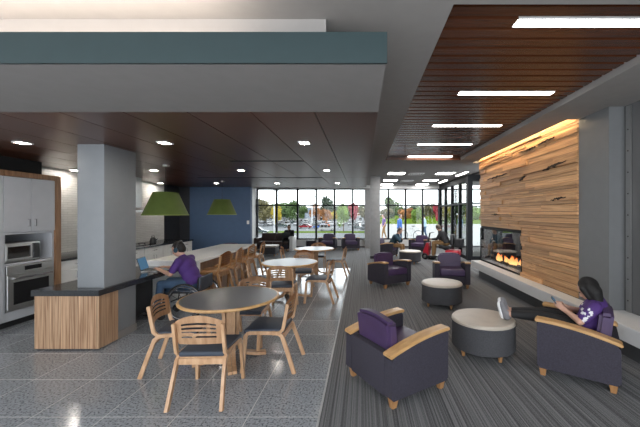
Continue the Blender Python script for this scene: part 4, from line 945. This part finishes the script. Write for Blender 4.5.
def tree(name, label, pxx, Y, ytop, wpx, leaf, gz=None, k=0, trunk=.3):
    z0_ = (lot_z(Y) if gz is None else gz); zt = 1.72 + (213.5 - ytop) * Y / 318; w = wpx * Y / 318 / 2; h = zt - z0_
    t = thing(name, label, 'tree', (px(pxx, Y), Y, z0_), group='trees outside the windows')
    o = obj('crown', crowns[k % 3], leaf, t, loc=(0, 0, h * (trunk + (1 - trunk) * .5)), scale=(w * 1.15, w * 1.15, h * (1 - trunk) * .62)); o.rotation_euler = (0, 0, k * 1.3)
    o.material_slots[0].link = 'OBJECT'; o.material_slots[0].material = MT[leaf]
    obj('trunk', trunk_me, 'bark2', t, loc=(0, 0, 0), scale=(h * .35, h * .35, h * .75))
tl = [('brown-olive broad tree beside the window jamb', 266, 127, 200, 22, 'leaf_olive'), ('bright yellow small tree among the parked cars', 277, 110, 205, 12, 'leaf_yellow'), ('green rounded tree behind the yellow one', 289, 140, 202, 20, 'leaf_green'),
      ('dark green tree left of the pale building', 300, 170, 206, 14, 'leaf_green'), ('orange tree in front of the pale building', 315, 150, 206, 10, 'leaf_orange'), ('tall dark evergreen behind the car park', 327, 165, 198, 15, 'leaf_dark'), ('orange-red low tree before the evergreen', 325, 130, 210, 12, 'leaf_orange'),
      ('yellow shrub-like tree at the car park edge', 334, 140, 211, 8, 'leaf_yellow'), ('young green tree with thin trunk on the verge', 343.5, 84, 206, 12, 'leaf_bright'), ('crimson red tree at the car park', 355, 140, 204, 11, 'leaf_red'), ('yellow-green tree next to the crimson one', 364, 150, 206, 12, 'leaf_olive'), ('grey-green tree far behind the car park', 340, 200, 207, 24, 'leaf_dark'), ('wide green tree far behind the car park', 275, 210, 204, 40, 'leaf_green')]
for k, (lb, a, Y, yt, w, lf) in enumerate(tl): tree('autumn_tree' if lf not in ('leaf_dark',) else 'evergreen_tree', lb, a, Y, yt, w, lf, None, k, .25 if 'young' in lb else .10)
for k, (lb, a, Y, yt, w, lf) in enumerate([('large round green tree beyond the lawn', 394, 110, 198.5, 18, 'leaf_green'), ('bright green young tree on the lawn', 418, 62, 207.5, 13, 'leaf_bright'), ('reddish bush beyond the lawn', 406, 100, 209, 16, 'leaf_orange'), ('low olive bush beyond the lawn', 385, 105, 209, 16, 'leaf_olive'),
      ('dark green tree behind the bright young tree', 412, 120, 206, 22, 'leaf_dark'), ('olive tree next to the entrance lobby', 432, 110, 205, 22, 'leaf_olive'), ('red tree seen beside the lobby corner', 437, 76, 204.5, 9, 'leaf_red'), ('yellow tree seen through the lobby glass', 448, 90, 206, 14, 'leaf_yellow'), ('green tree seen through the lobby glass', 462, 100, 204, 22, 'leaf_green'), ('bright green tree seen through the dark lobby front', 478, 90, 208, 18, 'leaf_bright')]):
    tree('lawn_tree', lb, a, Y, yt, w, lf, -.6, k, .1)
rt = random.Random(21)
for k in range(30):
    a = 250 + k * 8.2
    if 383 > a > 366: continue
    lf = rt.choice(('leaf_green', 'leaf_olive', 'leaf_dark', 'leaf_orange', 'leaf_green', 'leaf_dark')); cn = dict(leaf_green='green', leaf_olive='olive', leaf_dark='dark green', leaf_orange='orange-brown')[lf]
    tree('distant_tree', cn + ' tree in the distant treeline ' + ('behind the car park' if a < 370 else 'behind the lawn'), a, 238 + 24 * (k % 2), rt.uniform(204.5, 208), rt.uniform(11, 13), lf, lot_z(238 + 24 * (k % 2)) if a < 370 else -1.0, k, .05)
# far building and lamp posts
t = thing('distant_building', 'pale low building far behind the car park', 'building', (px(309, 212), 212, lot_z(212)))
bm = bmesh.new(); box(bm, -7, 7, 0, 10, 0, 7.2); obj('walls', bm, 'facade', t, False); bm = bmesh.new(); box(bm, -7.3, 7.3, -.3, 10.3, 7.2, 7.7); obj('roof', bm, 'white', t, False)
for k in range(4): bm = bmesh.new(); box(bm, -6 + k * 3.2, -3.9 + k * 3.2, -.08, 0, 3.6, 5.6); obj('window', bm, 'blackglass', t, False)
for a, Y, gz, h, lb in ((274.2, 62, lot_z(62), 9.5, 'grey lamp post with concrete base outside the window next to the blue wall'), (312, 127, lot_z(127), 11, 'tall thin lamp post among the parked cars')):
    t = thing('lamp_post', lb, 'lamp post', (px(a, Y), Y, gz)); k = Y / 62
    bm = bmesh.new(); tube(bm, [(0, 0, .6), (0, 0, h)], .12 * k, 8); obj('pole', bm, 'metalgrey', t); bm = bmesh.new(); lathe(bm, [(0, 0), (.28 * k, 0), (.28 * k, .8), (0, .8)], 12); obj('base', bm, 'concrete', t)
    bm = bmesh.new(); rbox(bm, -.15, .9 * k, -.2, .2, h, h + .2, .04); obj('lamp_head', bm, 'metalgrey', t)
# cars
def make_car(suv):
    t = thing('parked_car', 'x', 'car')
    hh = 1.75 if suv else 1.45; L = 2.25
    low = [(-L, .35), (-L, .80), (-L + .15, .92), (-.95 * L * .55 - .3, .98), (1.1, .95), (L - .25, .80), (L, .62), (L, .35)]
    bm = bmesh.new(); prism(bm, low, -.88, .88, 'y'); bmesh.ops.bevel(bm, geom=[e for e in bm.edges if e.calc_face_angle(0) > .5], offset=.06, segments=2, affect='EDGES'); obj('body', bm, 'paint_white', t)
    cb = [(-L + (.15 if suv else .45), .93), (-L + (.35 if suv else 1.0), hh - .06), (.05, hh - .06), (.95, .93)]
    bm = bmesh.new(); prism(bm, cb, -.74, .74, 'y'); obj('window_glass', bm, 'blackglass', t, False)
    bm = bmesh.new(); prism(bm, [(cb[1][0] - .03, hh - .07), (cb[1][0] + .05, hh), (.0, hh), (.08, hh - .07)], -.76, .76, 'y')
    for q in (cb[1][0] + .02, (cb[1][0]) / 2, .05): box(bm, q - .05, q + .05, -.75, .75, .93, hh - .04)
    obj('roof', bm, 'paint_white', t, False)
    for x in (-1.4, 1.4):
        for y in (-.82, .82):
            bm = bmesh.new(); tube(bm, [(x + .235 * math.cos(k * math.pi / 8), y, .32 + .235 * math.sin(k * math.pi / 8)) for k in range(16)], .085, 6, closed=True); w_ = obj('wheel', bm, 'rubber', t); bm = bmesh.new(); ell(bm, (x, y, .32), (.17, .07, .17), 10, 6); obj('hubcap', bm, 'steel', w_)
    bm = bmesh.new(); box(bm, L - .12, L + .01, -.7, -.4, .62, .74); box(bm, L - .12, L + .01, .4, .7, .62, .74); obj('headlights', bm, 'glass' if False else 'white', t, False)
    return t
protos = [make_car(False), make_car(True)]; cu = [0, 0]
def car(a, Y, paint, suv, deg, label):
    o = protos[suv] if not cu[suv] else copy_tree(protos[suv]); cu[suv] = 1
    place(o, (px(a, Y), Y, lot_z(Y) + .0), R(deg), label, 'parked cars outside')
    for ch in o.children:
        if ch.name.split('.')[0] in ('body', 'roof'): ch.material_slots[0].link = 'OBJECT'; ch.material_slots[0].material = MT[paint]
car(259, 77, 'paint_dark', 1, 0, 'dark green off-roader on the road beside the window jamb')
car(327, 88, 'paint_white', 1, 12, 'large white car close to the verge')
car(320.5, 97, 'paint_blue', 0, 170, 'blue saloon behind the large white car')
car(304.5, 99, 'paint_red', 0, 175, 'red car in the row by the verge')
car(358, 98, 'paint_dark', 1, 80, 'dark estate car beside the pilaster window')
car(365, 94, 'paint_silver', 1, 85, 'silver off-roader beside the pilaster window')
car(281, 104, 'paint_dark', 0, 5, 'dark saloon under the yellow tree')
car(264, 112, 'paint_silver', 1, 80, 'silver car beneath the olive tree')
car(327, 108, 'paint_orange', 0, 100, 'orange-roofed car behind the blue saloon')
rr = random.Random(8); pn = dict(paint_white='white', paint_silver='silver', paint_dark='dark')
for Y in (118, 136, 158):
    a = 262
    while a < 366:
        pt = rr.choice(('paint_white', 'paint_white', 'paint_silver', 'paint_dark', 'paint_white')); sv = rr.randint(0, 1)
        car(a, Y + rr.uniform(-1, 1), pt, sv, rr.choice((85, 95, 90, 265)), '%s %s parked in the %s row of the car park' % (pn[pt], 'off-roader' if sv else 'saloon', {118: 'closest full', 136: 'middle full', 158: 'farthest full'}[Y])); a += rr.uniform(3.0, 3.6) * 318 / Y
# pedestrians
def standing(stride=.16):
    return dict(pelvis=(0, 0, .95), chest=(0, .01, 1.25), neck=(0, .02, 1.46), head=(0, .05, 1.58), shL=(-.18, 0, 1.38), shR=(.18, 0, 1.38), elL=(-.24, -.04, 1.12), wrL=(-.22, .08, .90), elR=(.24, .04, 1.12), wrR=(.22, .16, .92),
                hipL=(-.09, 0, .90), hipR=(.09, 0, .90), knL=(-.10, stride * .7, .50), knR=(.10, -stride * .3, .50), anL=(-.10, stride, .09), anR=(.10, -stride * 1.2, .11), toL=(-.10, stride + .14, .05), toR=(.10, -stride * 1.2 + .13, .05))
person('person in a purple top walking outside the windows', standing(), (px(384, 21.5), 21.5, -.03), R(100), 'shirtp', 'khaki', 'hairbr', 'skin', False, 'short', 'shoe', .03)
person('person in a blue jacket standing outside the windows', standing(.08), (px(399.5, 18.6), 18.6, -.03), R(-120), 'bluecloth', 'jeans', 'hairbr', 'skin', False, 'long', 'plastic', .03, None, 1.15)
person('person in pale blue jeans jacket walking outside near the lobby', standing(.2), (px(424.5, 20), 20, -.03), R(80), 'palecloth', 'jeans', 'hair', 'skin2', False, 'long', 'plastic', .03)
bk = thing('bicycle', 'grey bicycle parked outside the windows', 'bicycle', (px(410.5, 20.5), 20.5, -.03), R(75))
for y in (-.5, .5):
    bm = bmesh.new(); tube(bm, [(0, y + .32 * math.cos(k * math.pi / 12), .34 + .32 * math.sin(k * math.pi / 12)) for k in range(24)], .018, 6, closed=True); w_ = obj('wheel', bm, 'rubber', bk); bm = bmesh.new()
    for k in range(8): tube(bm, [(0, y, .34), (0, y + .31 * math.cos(k * math.pi / 4), .34 + .31 * math.sin(k * math.pi / 4))], .004, 4)
    obj('spokes', bm, 'chrome', w_)
bm = bmesh.new(); tube(bm, [(0, -.5, .34), (0, -.15, .80), (0, .35, .80), (0, -.05, .32), (0, -.5, .34)], .018, 6); tube(bm, [(0, -.05, .32), (0, -.17, .92)], .016, 6); tube(bm, [(0, .5, .34), (0, .33, .98)], .016, 6); obj('frame', bm, 'steel', bk)
bm = bmesh.new(); tube(bm, [(-.25, .28, 1.0), (0, .34, .98), (.25, .28, 1.0)], .014, 6); obj('handlebar', bm, 'plastic', bk); bm = bmesh.new(); ell(bm, (0, -.18, .94), (.06, .13, .03), 10, 6); obj('saddle', bm, 'plastic', bk)
